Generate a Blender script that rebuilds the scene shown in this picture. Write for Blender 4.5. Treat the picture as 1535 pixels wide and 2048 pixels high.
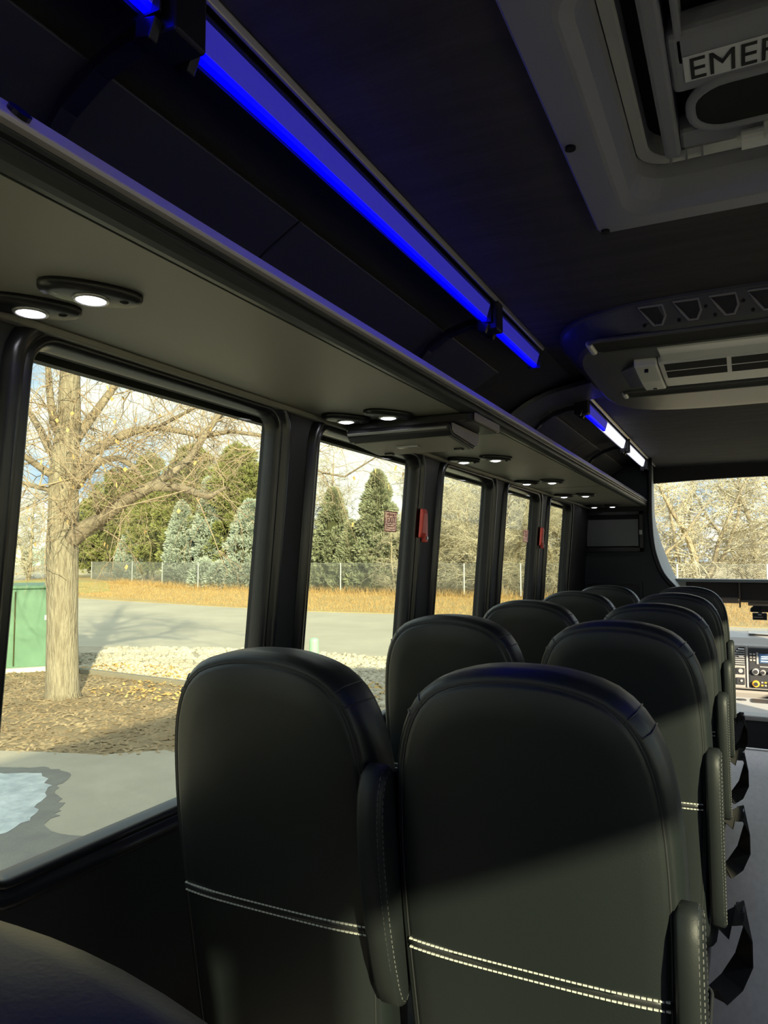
import bpy, math, random
import numpy as np
from mathutils import Vector, Matrix

for o in list(bpy.data.objects):
    bpy.data.objects.remove(o)
S = bpy.context.scene
COL = S.collection
R = random.Random(7)
NR = np.random.RandomState(7)

# ------------------------------------------------------------------ camera
FPX = 1460.0
PITCH, YAW = math.radians(3.684), math.radians(26.156)
EYE = Vector((0.0, 0.0, 1.275))
cam_d = bpy.data.cameras.new('camera')
cam = bpy.data.objects.new('camera', cam_d)
COL.objects.link(cam)
cam.location = EYE
cam.rotation_euler = (math.pi / 2 + PITCH, 0, YAW)
cam_d.sensor_fit = 'HORIZONTAL'
cam_d.sensor_width = 36.0
cam_d.lens = FPX / 1535.0 * 36.0
cam_d.clip_start = 0.02
cam_d.clip_end = 1000
S.camera = cam

# ------------------------------------------------------------------ sky, sun, exposure
SUN_DIR = Vector((1.0, -1.05, 0.47)).normalized()
W = bpy.data.worlds.new('sky')
S.world = W
W.use_nodes = True
nt = W.node_tree
nt.nodes.clear()
out = nt.nodes.new('ShaderNodeOutputWorld')
bg = nt.nodes.new('ShaderNodeBackground')
tc = nt.nodes.new('ShaderNodeTexCoord')
mp = nt.nodes.new('ShaderNodeMapping')
mp.inputs['Scale'].default_value = (1, 1, 2.2)
nz = nt.nodes.new('ShaderNodeTexNoise')
nz.inputs['Scale'].default_value = 3.0
nz.inputs['Detail'].default_value = 7
nz.inputs['Roughness'].default_value = 0.55
rp = nt.nodes.new('ShaderNodeValToRGB')
rp.color_ramp.elements[0].position = 0.40
rp.color_ramp.elements[0].color = (0.36, 0.56, 0.84, 1)
rp.color_ramp.elements[1].position = 0.54
rp.color_ramp.elements[1].color = (1.0, 0.985, 0.94, 1)
nt.links.new(tc.outputs['Generated'], mp.inputs['Vector'])
nt.links.new(mp.outputs['Vector'], nz.inputs['Vector'])
nt.links.new(nz.outputs['Fac'], rp.inputs['Fac'])
nt.links.new(rp.outputs['Color'], bg.inputs['Color'])
bg.inputs['Strength'].default_value = 1.15
nt.links.new(bg.outputs['Background'], out.inputs['Surface'])

sun_d = bpy.data.lights.new('sun', 'SUN')
sun_d.energy = 8.0
sun_d.angle = math.radians(1.0)
sun_d.color = (1.0, 0.88, 0.66)
sun = bpy.data.objects.new('sun', sun_d)
COL.objects.link(sun)
sun.rotation_euler = SUN_DIR.to_track_quat('Z', 'Y').to_euler()

S.view_settings.view_transform = 'Standard'
S.view_settings.look = 'None'
S.view_settings.gamma = 1
S.view_settings.use_curve_mapping = False
S.view_settings.exposure = 0.75
try:
    S.cycles.use_denoising = True
    S.cycles.max_bounces = 10
    S.cycles.transparent_max_bounces = 16
    S.cycles.sample_clamp_indirect = 4.0
    S.cycles.caustics_reflective = False
    S.cycles.caustics_refractive = False
except Exception:
    pass

# ------------------------------------------------------------------ materials
def M(name, col, rough=0.5, metal=0.0, bump=None, var=None, spec=0.5, emit=None, stretch=None):
    m = bpy.data.materials.new(name)
    m.use_nodes = True
    t = m.node_tree
    b = t.nodes['Principled BSDF']
    b.inputs['Base Color'].default_value = (*col, 1)
    b.inputs['Roughness'].default_value = rough
    b.inputs['Metallic'].default_value = metal
    b.inputs['Specular IOR Level'].default_value = spec
    if bump or var:
        c = t.nodes.new('ShaderNodeTexCoord')
        vec = c.outputs['Object']
        if stretch:
            mpn = t.nodes.new('ShaderNodeMapping')
            mpn.inputs['Scale'].default_value = stretch
            t.links.new(vec, mpn.inputs['Vector'])
            vec = mpn.outputs['Vector']
    if bump:
        n = t.nodes.new('ShaderNodeTexNoise')
        n.inputs['Scale'].default_value = bump[0]
        n.inputs['Detail'].default_value = 4
        t.links.new(vec, n.inputs['Vector'])
        bp = t.nodes.new('ShaderNodeBump')
        bp.inputs['Strength'].default_value = bump[1]
        bp.inputs['Distance'].default_value = bump[2] if len(bump) > 2 else 0.002
        t.links.new(n.outputs['Fac'], bp.inputs['Height'])
        t.links.new(bp.outputs['Normal'], b.inputs['Normal'])
    if var:
        n2 = t.nodes.new('ShaderNodeTexNoise')
        n2.inputs['Scale'].default_value = var[0]
        n2.inputs['Detail'].default_value = 6
        n2.inputs['Roughness'].default_value = 0.6
        t.links.new(vec, n2.inputs['Vector'])
        r = t.nodes.new('ShaderNodeValToRGB')
        r.color_ramp.elements[0].position = 0.35
        r.color_ramp.elements[1].position = 0.65
        r.color_ramp.elements[0].color = (*col, 1)
        r.color_ramp.elements[1].color = (*var[1], 1)
        t.links.new(n2.outputs['Fac'], r.inputs['Fac'])
        t.links.new(r.outputs['Color'], b.inputs['Base Color'])
    if emit:
        b.inputs['Emission Color'].default_value = (*emit[0], 1)
        b.inputs['Emission Strength'].default_value = emit[1]
    return m

def glass_mat(name, tint, refl=0.06):
    m = bpy.data.materials.new(name)
    m.use_nodes = True
    t = m.node_tree
    t.nodes.clear()
    o = t.nodes.new('ShaderNodeOutputMaterial')
    mix = t.nodes.new('ShaderNodeMixShader')
    tr = t.nodes.new('ShaderNodeBsdfTransparent')
    tr.inputs['Color'].default_value = (*tint, 1)
    gl = t.nodes.new('ShaderNodeBsdfGlossy')
    gl.inputs['Roughness'].default_value = 0.0
    gl.inputs['Color'].default_value = (refl * 6, refl * 6, refl * 6, 1)
    lw = t.nodes.new('ShaderNodeLayerWeight')
    lw.inputs['Blend'].default_value = 0.5
    pw = t.nodes.new('ShaderNodeMath'); pw.operation = 'POWER'
    pw.inputs[1].default_value = 5.0
    ad = t.nodes.new('ShaderNodeMath'); ad.operation = 'MULTIPLY_ADD'
    ad.inputs[1].default_value = 0.6; ad.inputs[2].default_value = 0.03
    t.links.new(lw.outputs['Facing'], pw.inputs[0])
    t.links.new(pw.outputs[0], ad.inputs[0])
    t.links.new(ad.outputs[0], mix.inputs['Fac'])
    t.links.new(tr.outputs['BSDF'], mix.inputs[1])
    t.links.new(gl.outputs['BSDF'], mix.inputs[2])
    t.links.new(mix.outputs['Shader'], o.inputs['Surface'])
    return m

LEATHER = M('black_leather', (0.0105, 0.0140, 0.0138), 0.44, bump=(420, 0.25, 0.0006), spec=0.6)
LEATHER_SIDE = M('black_leather_side', (0.014, 0.017, 0.017), 0.5, bump=(420, 0.25, 0.0006), spec=0.35)
THREAD = M('pale_thread', (0.62, 0.62, 0.56), 0.7)
SEAM = M('seam_cord', (0.028, 0.029, 0.030), 0.4)
BELT = M('belt_webbing', (0.015, 0.014, 0.013), 0.75, bump=(300, 0.4, 0.001))
PLASTIC_BLK = M('black_plastic', (0.018, 0.018, 0.02), 0.35)
RUBBER = M('black_rubber', (0.010, 0.010, 0.012), 0.42)
FRAME_ALU = M('black_anodised', (0.010, 0.010, 0.013), 0.30, spec=0.7)
WALL_VINYL = M('charcoal_vinyl', (0.011, 0.012, 0.013), 0.6, bump=(300, 0.3, 0.001))
BULK_FAB = M('bulkhead_fabric', (0.045, 0.052, 0.058), 0.85, bump=(500, 0.4, 0.001))
CEIL_FAB = M('ceiling_fabric', (0.040, 0.036, 0.037), 0.85, bump=(9, 0.25, 0.01), var=(3.0, (0.064, 0.055, 0.055)), stretch=(1.0, 7.0, 1.0))
COVE_FAB = M('cove_vinyl', (0.024, 0.024, 0.026), 0.6, bump=(250, 0.3, 0.001))
COVE_PAD = M('cove_pad_vinyl', (0.055, 0.055, 0.056), 0.5, bump=(250, 0.3, 0.001))
SHELF = M('rack_vinyl', (0.30, 0.29, 0.25), 0.5, bump=(400, 0.25, 0.0008))
NOSE = M('rack_nose', (0.06, 0.065, 0.062), 0.38)
RAIL = M('pale_rail', (0.90, 0.84, 0.92), 0.35)
ALU = M('aluminium', (0.50, 0.47, 0.44), 0.35, metal=0.7)
AC_GREY = M('ac_plastic', (0.12, 0.12, 0.118), 0.36, bump=(350, 0.3, 0.0008))
AC_PALE_LIT = M('ac_pale_lit_plastic', (0.80, 0.79, 0.76), 0.38)  # pale plastic; on lip and outlet bar windscreen light is put into the colour
RIM_GLINT = M('rim_glint', (0.34, 0.33, 0.31), 0.35)  # grey lightened to stand for highlights along the grille rims
PLATE = M('plate_grey', (0.36, 0.32, 0.32), 0.5)
HATCH_GREY = M('hatch_plastic', (0.29, 0.29, 0.34), 0.5, bump=(380, 0.3, 0.0008))
VOID = M('dark_recess', (0.006, 0.006, 0.007), 0.8)
GRILLE = M('grille_mesh', (0.03, 0.028, 0.026), 0.5, bump=(900, 1.0, 0.002))
SCREW = M('screw_black', (0.01, 0.01, 0.01), 0.3)
LABEL = M('label_white', (0.75, 0.75, 0.80), 0.5)
INK = M('label_ink', (0.012, 0.012, 0.014), 0.6)
RED = M('red_plastic', (0.90, 0.10, 0.07), 0.4)
RED_INK = M('red_ink', (0.55, 0.12, 0.11), 0.6)
DECAL = M('decal_film', (0.90, 0.62, 0.62), 0.6)
_t = DECAL.node_tree; _o = _t.nodes['Material Output']
_a = _t.nodes.new('ShaderNodeBsdfTransparent'); _a.inputs['Color'].default_value = (1, 0.85, 0.85, 1)
_b = _t.nodes.new('ShaderNodeBsdfTranslucent'); _b.inputs['Color'].default_value = (0.95, 0.70, 0.70, 1)
_m = _t.nodes.new('ShaderNodeMixShader'); _m.inputs['Fac'].default_value = 0.25
_t.links.new(_a.outputs[0], _m.inputs[1]); _t.links.new(_b.outputs[0], _m.inputs[2]); _t.links.new(_m.outputs[0], _o.inputs['Surface'])
LED_BLUE_LENS = M('led_blue_lens', (0.10, 0.10, 0.45), 0.35, emit=((0.06, 0.05, 1.0), 0.16))
LED_BLUE = M('led_blue_diodes', (0.0, 0.0, 0.5), 0.5, emit=((0.0, 0.0, 1.0), 4.6))
LED_GLARE_LENS = M('led_glare_lens', (0.6, 0.6, 0.8), 0.3, emit=((0.80, 0.82, 1.0), 0.9))  # white glow stands in for windscreen light reflected in the blue strips
PUCK = M('puck_lens', (0.9, 0.9, 1.0), 0.3, emit=((0.93, 0.92, 1.0), 7.0))
SCREEN_OFF = M('screen_off', (0.16, 0.175, 0.175), 0.35)  # grey base colour stands in for reflections on the dark screen
DASH = M('dash_plastic', (0.33, 0.31, 0.285), 0.45, bump=(300, 0.3, 0.0008))
DASH_DK = M('dash_dark', (0.035, 0.036, 0.04), 0.4)
SILVER = M('silver_plastic', (0.5, 0.5, 0.5), 0.3, metal=0.4)
CONSOLE_LT = M('console_light', (0.48, 0.46, 0.42), 0.5)
LCD = M('lcd', (0.05, 0.08, 0.12), 0.2, emit=((0.10, 0.25, 0.6), 0.12))
LCD_TXT = M('lcd_text', (0.6, 0.7, 0.8), 0.4, emit=((0.7, 0.85, 1.0), 0.3))
ORANGE = M('orange_dial', (0.75, 0.35, 0.03), 0.4, emit=((1.0, 0.45, 0.05), 0.25))
REVEAL = M('reveal_grey', (0.42, 0.46, 0.45), 0.5)
HEADER = M('header_brown', (0.05, 0.045, 0.045), 0.7)
VISOR = M('visor_fabric', (0.20, 0.17, 0.15), 0.8)
MIRROR = M('mirror', (0.7, 0.75, 0.75), 0.05, metal=1.0)
FLOORM = M('floor_vinyl', (0.50, 0.43, 0.40), 0.42, bump=(60, 0.15, 0.001), var=(14, (0.58, 0.51, 0.48)), stretch=(3, 1, 1))
NOSING = M('floor_nosing', (0.75, 0.73, 0.70), 0.3, metal=0.5)
GLASS = glass_mat('tinted_glass', (0.80, 0.835, 0.775), 0.05)
CLEAR = glass_mat('clear_glass', (0.885, 0.905, 0.88), 0.04)

ASPHALT = M('lot_asphalt', (0.40, 0.36, 0.28), 0.9, bump=(60, 0.5, 0.01), var=(1.2, (0.47, 0.43, 0.33)))
ROADM = M('road_concrete', (0.42, 0.385, 0.29), 0.9, bump=(25, 0.3, 0.01), var=(0.5, (0.50, 0.46, 0.35)))
WETM = M('wet_asphalt', (0.17, 0.16, 0.15), 0.5, bump=(60, 0.5, 0.01), var=(5, (0.21, 0.20, 0.18)))
PUDDLE = M('puddle_ice', (0.40, 0.45, 0.48), 0.35, bump=(22, 0.6, 0.02), var=(4.5, (0.72, 0.76, 0.78)))
MULCHM = M('mulch_soil', (0.21, 0.155, 0.085), 0.95, bump=(30, 0.8, 0.03), var=(3, (0.33, 0.25, 0.14)))
CHIP = M('wood_chip', (0.44, 0.33, 0.19), 0.9, var=(2.0, (0.26, 0.18, 0.095)))
LEAFM = M('fallen_leaf', (0.55, 0.33, 0.10), 0.9, var=(3, (0.65, 0.45, 0.18)))
STONE = M('river_stone', (0.40, 0.35, 0.26), 0.9, var=(1.6, (0.60, 0.55, 0.43)))
GRAVELM = M('gravel_bed', (0.40, 0.34, 0.24), 0.95, bump=(25, 0.8, 0.03), var=(8, (0.52, 0.46, 0.34)))
DRY = M('dry_grass', (0.48, 0.32, 0.12), 0.95, bump=(14, 0.8, 0.05), var=(1.0, (0.46, 0.36, 0.15)))
DRYB = M('dry_grass_blade', (0.46, 0.31, 0.125), 0.9, var=(0.8, (0.36, 0.235, 0.085)))
GREENISH = M('lawn_green', (0.33, 0.34, 0.10), 0.95, bump=(14, 0.8, 0.05), var=(1, (0.45, 0.40, 0.16)))
SOIL = M('bare_ground', (0.40, 0.32, 0.18), 0.95, bump=(5, 0.6, 0.05), var=(0.6, (0.50, 0.42, 0.25)))
TIMBER = M('weathered_timber', (0.26, 0.23, 0.17), 0.9, bump=(30, 0.6, 0.01), stretch=(1, 6, 6))
BOXGREEN = M('box_green', (0.085, 0.19, 0.11), 0.5, var=(2.5, (0.11, 0.23, 0.14)))
BOXTEAL = M('box_teal', (0.20, 0.42, 0.33), 0.5)
PALEGREEN = M('pale_green_pipe', (0.32, 0.55, 0.36), 0.5)
CONCRETE = M('pad_concrete', (0.62, 0.58, 0.50), 0.9, bump=(20, 0.3, 0.01))
BARK = M('bark', (0.37, 0.325, 0.23), 0.95, bump=(16, 1.0, 0.05), var=(11, (0.22, 0.185, 0.125)), stretch=(2.4, 2.4, 0.30))
LIMB = M('limb_bark', (0.31, 0.26, 0.18), 0.95, bump=(16, 0.8, 0.03), var=(6, (0.18, 0.14, 0.10)))
TWIG = M('twig_brown', (0.36, 0.27, 0.18), 0.9, var=(1.5, (0.46, 0.36, 0.23)))
TWIG_TAN = M('twig_tan', (0.66, 0.61, 0.43), 0.9, var=(0.5, (0.46, 0.42, 0.30)))
TWIG_GREY = M('twig_grey', (0.58, 0.54, 0.41), 0.9, var=(0.5, (0.40, 0.37, 0.28)))
STEM = M('stem_bark', (0.40, 0.345, 0.225), 0.9, var=(0.8, (0.27, 0.23, 0.16)))
PINE = M('pine_needles', (0.17, 0.195, 0.055), 0.8, var=(1.2, (0.33, 0.34, 0.115)))
JUNIPER = M('juniper_needles', (0.31, 0.37, 0.30), 0.85, var=(1.2, (0.47, 0.52, 0.43)))
SPRUCE = M('spruce_needles', (0.22, 0.245, 0.14), 0.85, var=(1.2, (0.33, 0.35, 0.22)))
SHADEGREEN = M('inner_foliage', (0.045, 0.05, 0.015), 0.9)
GALV = M('galvanised_steel', (0.50, 0.53, 0.50), 0.5, metal=0.3)
WIREM = M('fence_wire', (0.22, 0.24, 0.23), 0.6)
BLDG = M('building_cream', (0.78, 0.74, 0.60), 0.8)
BLDG2 = M('building_seam', (0.55, 0.52, 0.42), 0.8)
TEALB = M('building_teal', (0.32, 0.50, 0.47), 0.7)
CARW = M('car_white', (0.72, 0.72, 0.68), 0.3)
CARD = M('car_dark', (0.05, 0.05, 0.055), 0.3)

# ------------------------------------------------------------------ mesh helpers
ORG = {}

def tag(o, label=None, cat=None, group=None, kind=None):
    if label: o['label'] = label
    if cat: o['category'] = cat
    if group: o['group'] = group
    if kind: o['kind'] = kind
    return o

def thing(name, loc=(0, 0, 0), label=None, cat=None, group=None, kind=None, rz=0.0, parent=None):
    o = bpy.data.objects.new(name, None)
    o.empty_display_size = 0.05
    COL.objects.link(o)
    loc = Vector(loc)
    ORG[o.name] = loc
    if parent:
        o.parent = parent
        o.location = loc - ORG[parent.name]
    else:
        o.location = loc
    o.rotation_euler = (0, 0, rz)
    return tag(o, label, cat, group, kind)

class MB:
    def __init__(self):
        self.v, self.f = [], []
    def add(self, vs, fs):
        n = len(self.v)
        self.v += [tuple(p) for p in vs]
        self.f += [tuple(i + n for i in q) for q in fs]
        return self
    def box(self, x0, x1, y0, y1, z0, z1):
        return self.add([(x0, y0, z0), (x1, y0, z0), (x1, y1, z0), (x0, y1, z0), (x0, y0, z1), (x1, y0, z1), (x1, y1, z1), (x0, y1, z1)],
                        [(3, 2, 1, 0), (4, 5, 6, 7), (0, 1, 5, 4), (1, 2, 6, 5), (2, 3, 7, 6), (3, 0, 4, 7)])
    def prism(self, poly, axis, a0, a1):
        n = len(poly)
        def P(p, a):
            return {'x': (a, p[0], p[1]), 'y': (p[0], a, p[1]), 'z': (p[0], p[1], a)}[axis]
        vs = [P(p, a0) for p in poly] + [P(p, a1) for p in poly]
        fs = [tuple(range(n - 1, -1, -1)), tuple(range(n, 2 * n))]
        fs += [(i, (i + 1) % n, n + (i + 1) % n, n + i) for i in range(n)]
        return self.add(vs, fs)
    def loft(self, rings, cap=True, closed=True):
        n = len(rings[0])
        vs = [p for r in rings for p in r]
        fs = []
        for k in range(len(rings) - 1):
            for i in range(n if closed else n - 1):
                j = (i + 1) % n
                fs.append((k * n + i, k * n + j, (k + 1) * n + j, (k + 1) * n + i))
        if cap:
            fs.append(tuple(range(n - 1, -1, -1)))
            m = (len(rings) - 1) * n
            fs.append(tuple(range(m, m + n)))
        return self.add(vs, fs)
    def tube(self, pts, rad, n=8, cap=True, closed=False):
        pts = [Vector(p) for p in pts]
        if not isinstance(rad, (list, tuple)): rad = [rad] * len(pts)
        rings = []
        up = None
        for i, p in enumerate(pts):
            if closed:
                t = pts[(i + 1) % len(pts)] - pts[i - 1]
            else:
                t = pts[min(i + 1, len(pts) - 1)] - pts[max(i - 1, 0)]
            t.normalize()
            if up is None:
                up = Vector((0, 0, 1)) if abs(t.z) < 0.9 else Vector((1, 0, 0))
            a = t.cross(up)
            if a.length < 1e-6: a = t.cross(Vector((0.3, 1, 0.2)))
            a.normalize()
            b = a.cross(t).normalized()
            up = b
            rings.append([p + (a * math.cos(2 * math.pi * k / n) + b * math.sin(2 * math.pi * k / n)) * rad[i] for k in range(n)])
        if closed:
            rings.append(rings[0])
        return self.loft(rings, cap and not closed)
    def cyl(self, c, axis, r, h, n=16, r2=None):
        c, ax = Vector(c), Vector(axis).normalized()
        r2 = r if r2 is None else r2
        a = ax.orthogonal().normalized(); b = ax.cross(a)
        def ring(cc, rr): return [cc + (a * math.cos(2 * math.pi * k / n) + b * math.sin(2 * math.pi * k / n)) * rr for k in range(n)]
        return self.loft([ring(c - ax * h / 2, r), ring(c + ax * h / 2, r2)])
    def dome(self, c, axis, r, h, n=16, m=4):
        c, ax = Vector(c), Vector(axis).normalized()
        a = ax.orthogonal().normalized(); b = ax.cross(a)
        rings = []
        for j in range(m + 1):
            t = j / m * math.pi / 2 * 0.96
            rr, hh = r * math.cos(t), h * math.sin(t)
            rings.append([c + ax * hh + (a * math.cos(2 * math.pi * k / n) + b * math.sin(2 * math.pi * k / n)) * rr for k in range(n)])
        return self.loft(rings)
    def build(self, name, mat, parent=None, smooth=False, bevel=0.0, seg=2, kind=None, label=None, local=False):
        me = bpy.data.meshes.new(name)
        v = self.v
        if parent is not None and not local:
            o0 = ORG[parent.name]
            v = [(a - o0.x, b - o0.y, c - o0.z) for a, b, c in v]
        me.from_pydata(v, [], self.f)
        me.materials.append(mat)
        if smooth:
            me.polygons.foreach_set('use_smooth', [True] * len(me.polygons))
        me.update()
        ob = bpy.data.objects.new(name, me)
        COL.objects.link(ob)
        if parent is not None:
            ob.parent = parent
            ORG[ob.name] = ORG[parent.name].copy()
        else:
            ORG[ob.name] = Vector((0, 0, 0))
        if bevel:
            md = ob.modifiers.new('bevel', 'BEVEL')
            md.width = bevel; md.segments = seg; md.limit_method = 'ANGLE'; md.angle_limit = math.radians(40)
        if kind: ob['kind'] = kind
        if label: ob['label'] = label
        return ob

def fast_mesh(name, verts, faces, mat, parent=None, smooth=False, kind=None):
    """verts Nx3 array, faces Mxk array (k = 3 or 4)"""
    me = bpy.data.meshes.new(name)
    verts = np.asarray(verts, dtype=np.float32); faces = np.asarray(faces, dtype=np.int32)
    if parent is not None:
        verts = verts - np.array(ORG[parent.name], dtype=np.float32)
    m, k = faces.shape
    me.vertices.add(len(verts)); me.vertices.foreach_set('co', verts.ravel())
    me.loops.add(m * k); me.loops.foreach_set('vertex_index', faces.ravel())
    me.polygons.add(m)
    me.polygons.foreach_set('loop_start', np.arange(m, dtype=np.int32) * k)
    me.polygons.foreach_set('loop_total', np.full(m, k, dtype=np.int32))
    if smooth: me.polygons.foreach_set('use_smooth', np.ones(m, dtype=bool))
    me.materials.append(mat)
    me.update(calc_edges=True); me.validate()
    ob = bpy.data.objects.new(name, me)
    COL.objects.link(ob)
    if parent is not None:
        ob.parent = parent
        ORG[ob.name] = ORG[parent.name].copy()
    if kind: ob['kind'] = kind
    return ob

def copy_tree(src, loc, label=None, parent=None):
    c = src.copy(); COL.objects.link(c)
    if parent is None:
        c.location = loc
        if label: c['label'] = label
    else:
        c.parent = parent
    for ch in list(src.children):
        copy_tree(ch, None, None, c)
    return c

def rrect(x0, x1, y0, y1, r, n=6):
    p = []
    for cx, cy, a in ((x1 - r, y1 - r, 0), (x0 + r, y1 - r, 90), (x0 + r, y0 + r, 180), (x1 - r, y0 + r, 270)):
        for k in range(n + 1):
            t = math.radians(a + 90 * k / n)
            p.append((cx + r * math.cos(t), cy + r * math.sin(t)))
    return p

def text(name, body, size, mat, parent, mtx, align='LEFT', extrude=0.0004, squash=1.0, bold=0.0):
    cu = bpy.data.curves.new(name, 'FONT')
    cu.body = body; cu.size = size; cu.align_x = align; cu.extrude = extrude
    cu.space_character = 1.0
    cu.resolution_u = 3
    cu.offset = bold
    cu.materials.append(mat)
    o = bpy.data.objects.new(name, cu); COL.objects.link(o)
    mm = mtx.copy()
    if parent is not None:
        o.parent = parent
        mm.translation = mm.translation - ORG[parent.name]
    o.matrix_local = mm
    if squash != 1.0: o.scale = (squash, 1, 1)
    bpy.context.view_layer.update()
    me = bpy.data.meshes.new_from_object(o.evaluated_get(bpy.context.evaluated_depsgraph_get()))
    n = bpy.data.objects.new(name, me); COL.objects.link(n)
    n.parent = parent; n.matrix_local = o.matrix_local
    bpy.data.objects.remove(o)
    return n

def basis(o, ex, ey):
    ex, ey = Vector(ex).normalized(), Vector(ey).normalized()
    ez = ex.cross(ey)
    m = Matrix((ex, ey, ez)).transposed().to_4x4()
    m.translation = Vector(o)
    return m

# ------------------------------------------------------------------ bus shell
CEN = 0.13                       # bus centre line
CEILZ = 1.955
def WX(z): return -1.025 + 0.083 * (z - 0.79)
def side(s):
    return (lambda x: x) if s > 0 else (lambda x: 2 * CEN - x)

ZS, ZH = 0.787, 1.605            # glass bottom / top
LEFT_WIN = [(0.745, 1.390), (1.580, 2.202), (2.437, 2.998), (3.222, 3.792), (4.035, 4.585)]
REAR_WIN = [(-0.935, -0.285), (-0.095, 0.555)]
RIGHT_WIN = [(-1.70, -1.10), (-0.90, -0.30), (-0.10, 0.53), (0.745, 1.39), (1.58, 2.20), (2.437, 2.998), (3.222, 3.792)]
Y_BACK, Y_BULK, Y_CAP = -1.9, 5.2, 5.85

COVE = [(-0.957, 1.61), (-0.950, 1.66), (-0.935, 1.71), (-0.905, 1.77), (-0.86, 1.825), (-0.80, 1.872), (-0.725, 1.914), (-0.65, 1.940), (-0.56, 1.955)]

def finer(pts, n=4):
    o = []
    P = [pts[0]] + list(pts) + [pts[-1]]
    for i in range(1, len(P) - 2):
        p0, p1, p2, p3 = (np.array(P[j], float) for j in (i - 1, i, i + 1, i + 2))
        for k in range(n):
            u = k / n
            o.append(tuple(0.5 * (2 * p1 + (p2 - p0) * u + (2 * p0 - 5 * p1 + 4 * p2 - p3) * u * u + (3 * p1 - p0 - 3 * p2 + p3) * u ** 3)))
    o.append(tuple(pts[-1]))
    return o
COVE = finer(COVE)

def make_wall(name, s, wins):
    f = side(s)
    b = MB()
    e = 0.012
    y0, y1 = Y_BACK, Y_BULK
    def pr(poly, a, c): b.prism([(f(x), z) for x, z in poly], 'y', a, c)
    pr([(WX(0), 0.0), (WX(ZS - e), ZS - e), (WX(ZS - e) - 0.05, ZS - e), (WX(0) - 0.05, 0.0)], y0, y1)
    pr([(WX(ZH + e), ZH + e), (WX(1.70), 1.70), (WX(1.70) - 0.05, 1.70), (WX(ZH + e) - 0.05, ZH + e)], y0, y1)
    cuts = [y0] + [q for w in sorted(wins) for q in (w[0] - e, w[1] + e)] + [y1]
    for i in range(0, len(cuts), 2):
        pr([(WX(ZS - e), ZS - e), (WX(ZH + e), ZH + e), (WX(ZH + e) - 0.05, ZH + e), (WX(ZS - e) - 0.05, ZS - e)], cuts[i], cuts[i + 1])
    return b.build(name, WALL_VINYL, kind='structure')

make_wall('wall_left', 1, LEFT_WIN + REAR_WIN)
make_wall('wall_right', -1, RIGHT_WIN)

def window(num, s, y0, y1):
    f = side(s)
    root = thing('window_%d' % num, (f(WX(ZS)), (y0 + y1) / 2, ZS), kind='structure')
    prof = [(-0.002, -0.030), (0.0, -0.002), (0.004, 0.006), (0.012, 0.010), (0.016, 0.004), (0.020, 0.004), (0.024, 0.013), (0.036, 0.017), (0.046, 0.013), (0.052, 0.001)]
    rings = []
    for d, h in prof:
        lp = rrect(y0 - d, y1 + d, ZS - d, ZH + d, 0.040 + max(d, 0), 6)
        rings.append([(f(WX(z) + h), y, z) for y, z in lp])
    MB().loft(rings, cap=False).build('window_frame', FRAME_ALU, root, smooth=True)
    lp = rrect(y0 - 0.004, y1 + 0.004, ZS - 0.004, ZH + 0.004, 0.04, 6)
    a = [(f(WX(z) - 0.022), y, z) for y, z in lp]
    c = [(f(WX(z) - 0.018), y, z) for y, z in lp]
    MB().loft([a, c]).build('glass', GLASS, root)
    return root

wn = []
for i, (a, c) in enumerate(LEFT_WIN): wn.append(window(i + 1, 1, a, c))
for i, (a, c) in enumerate(REAR_WIN): window(i + 6, 1, a, c)
for i, (a, c) in enumerate(RIGHT_WIN): window(i + 8, -1, a, c)

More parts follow.
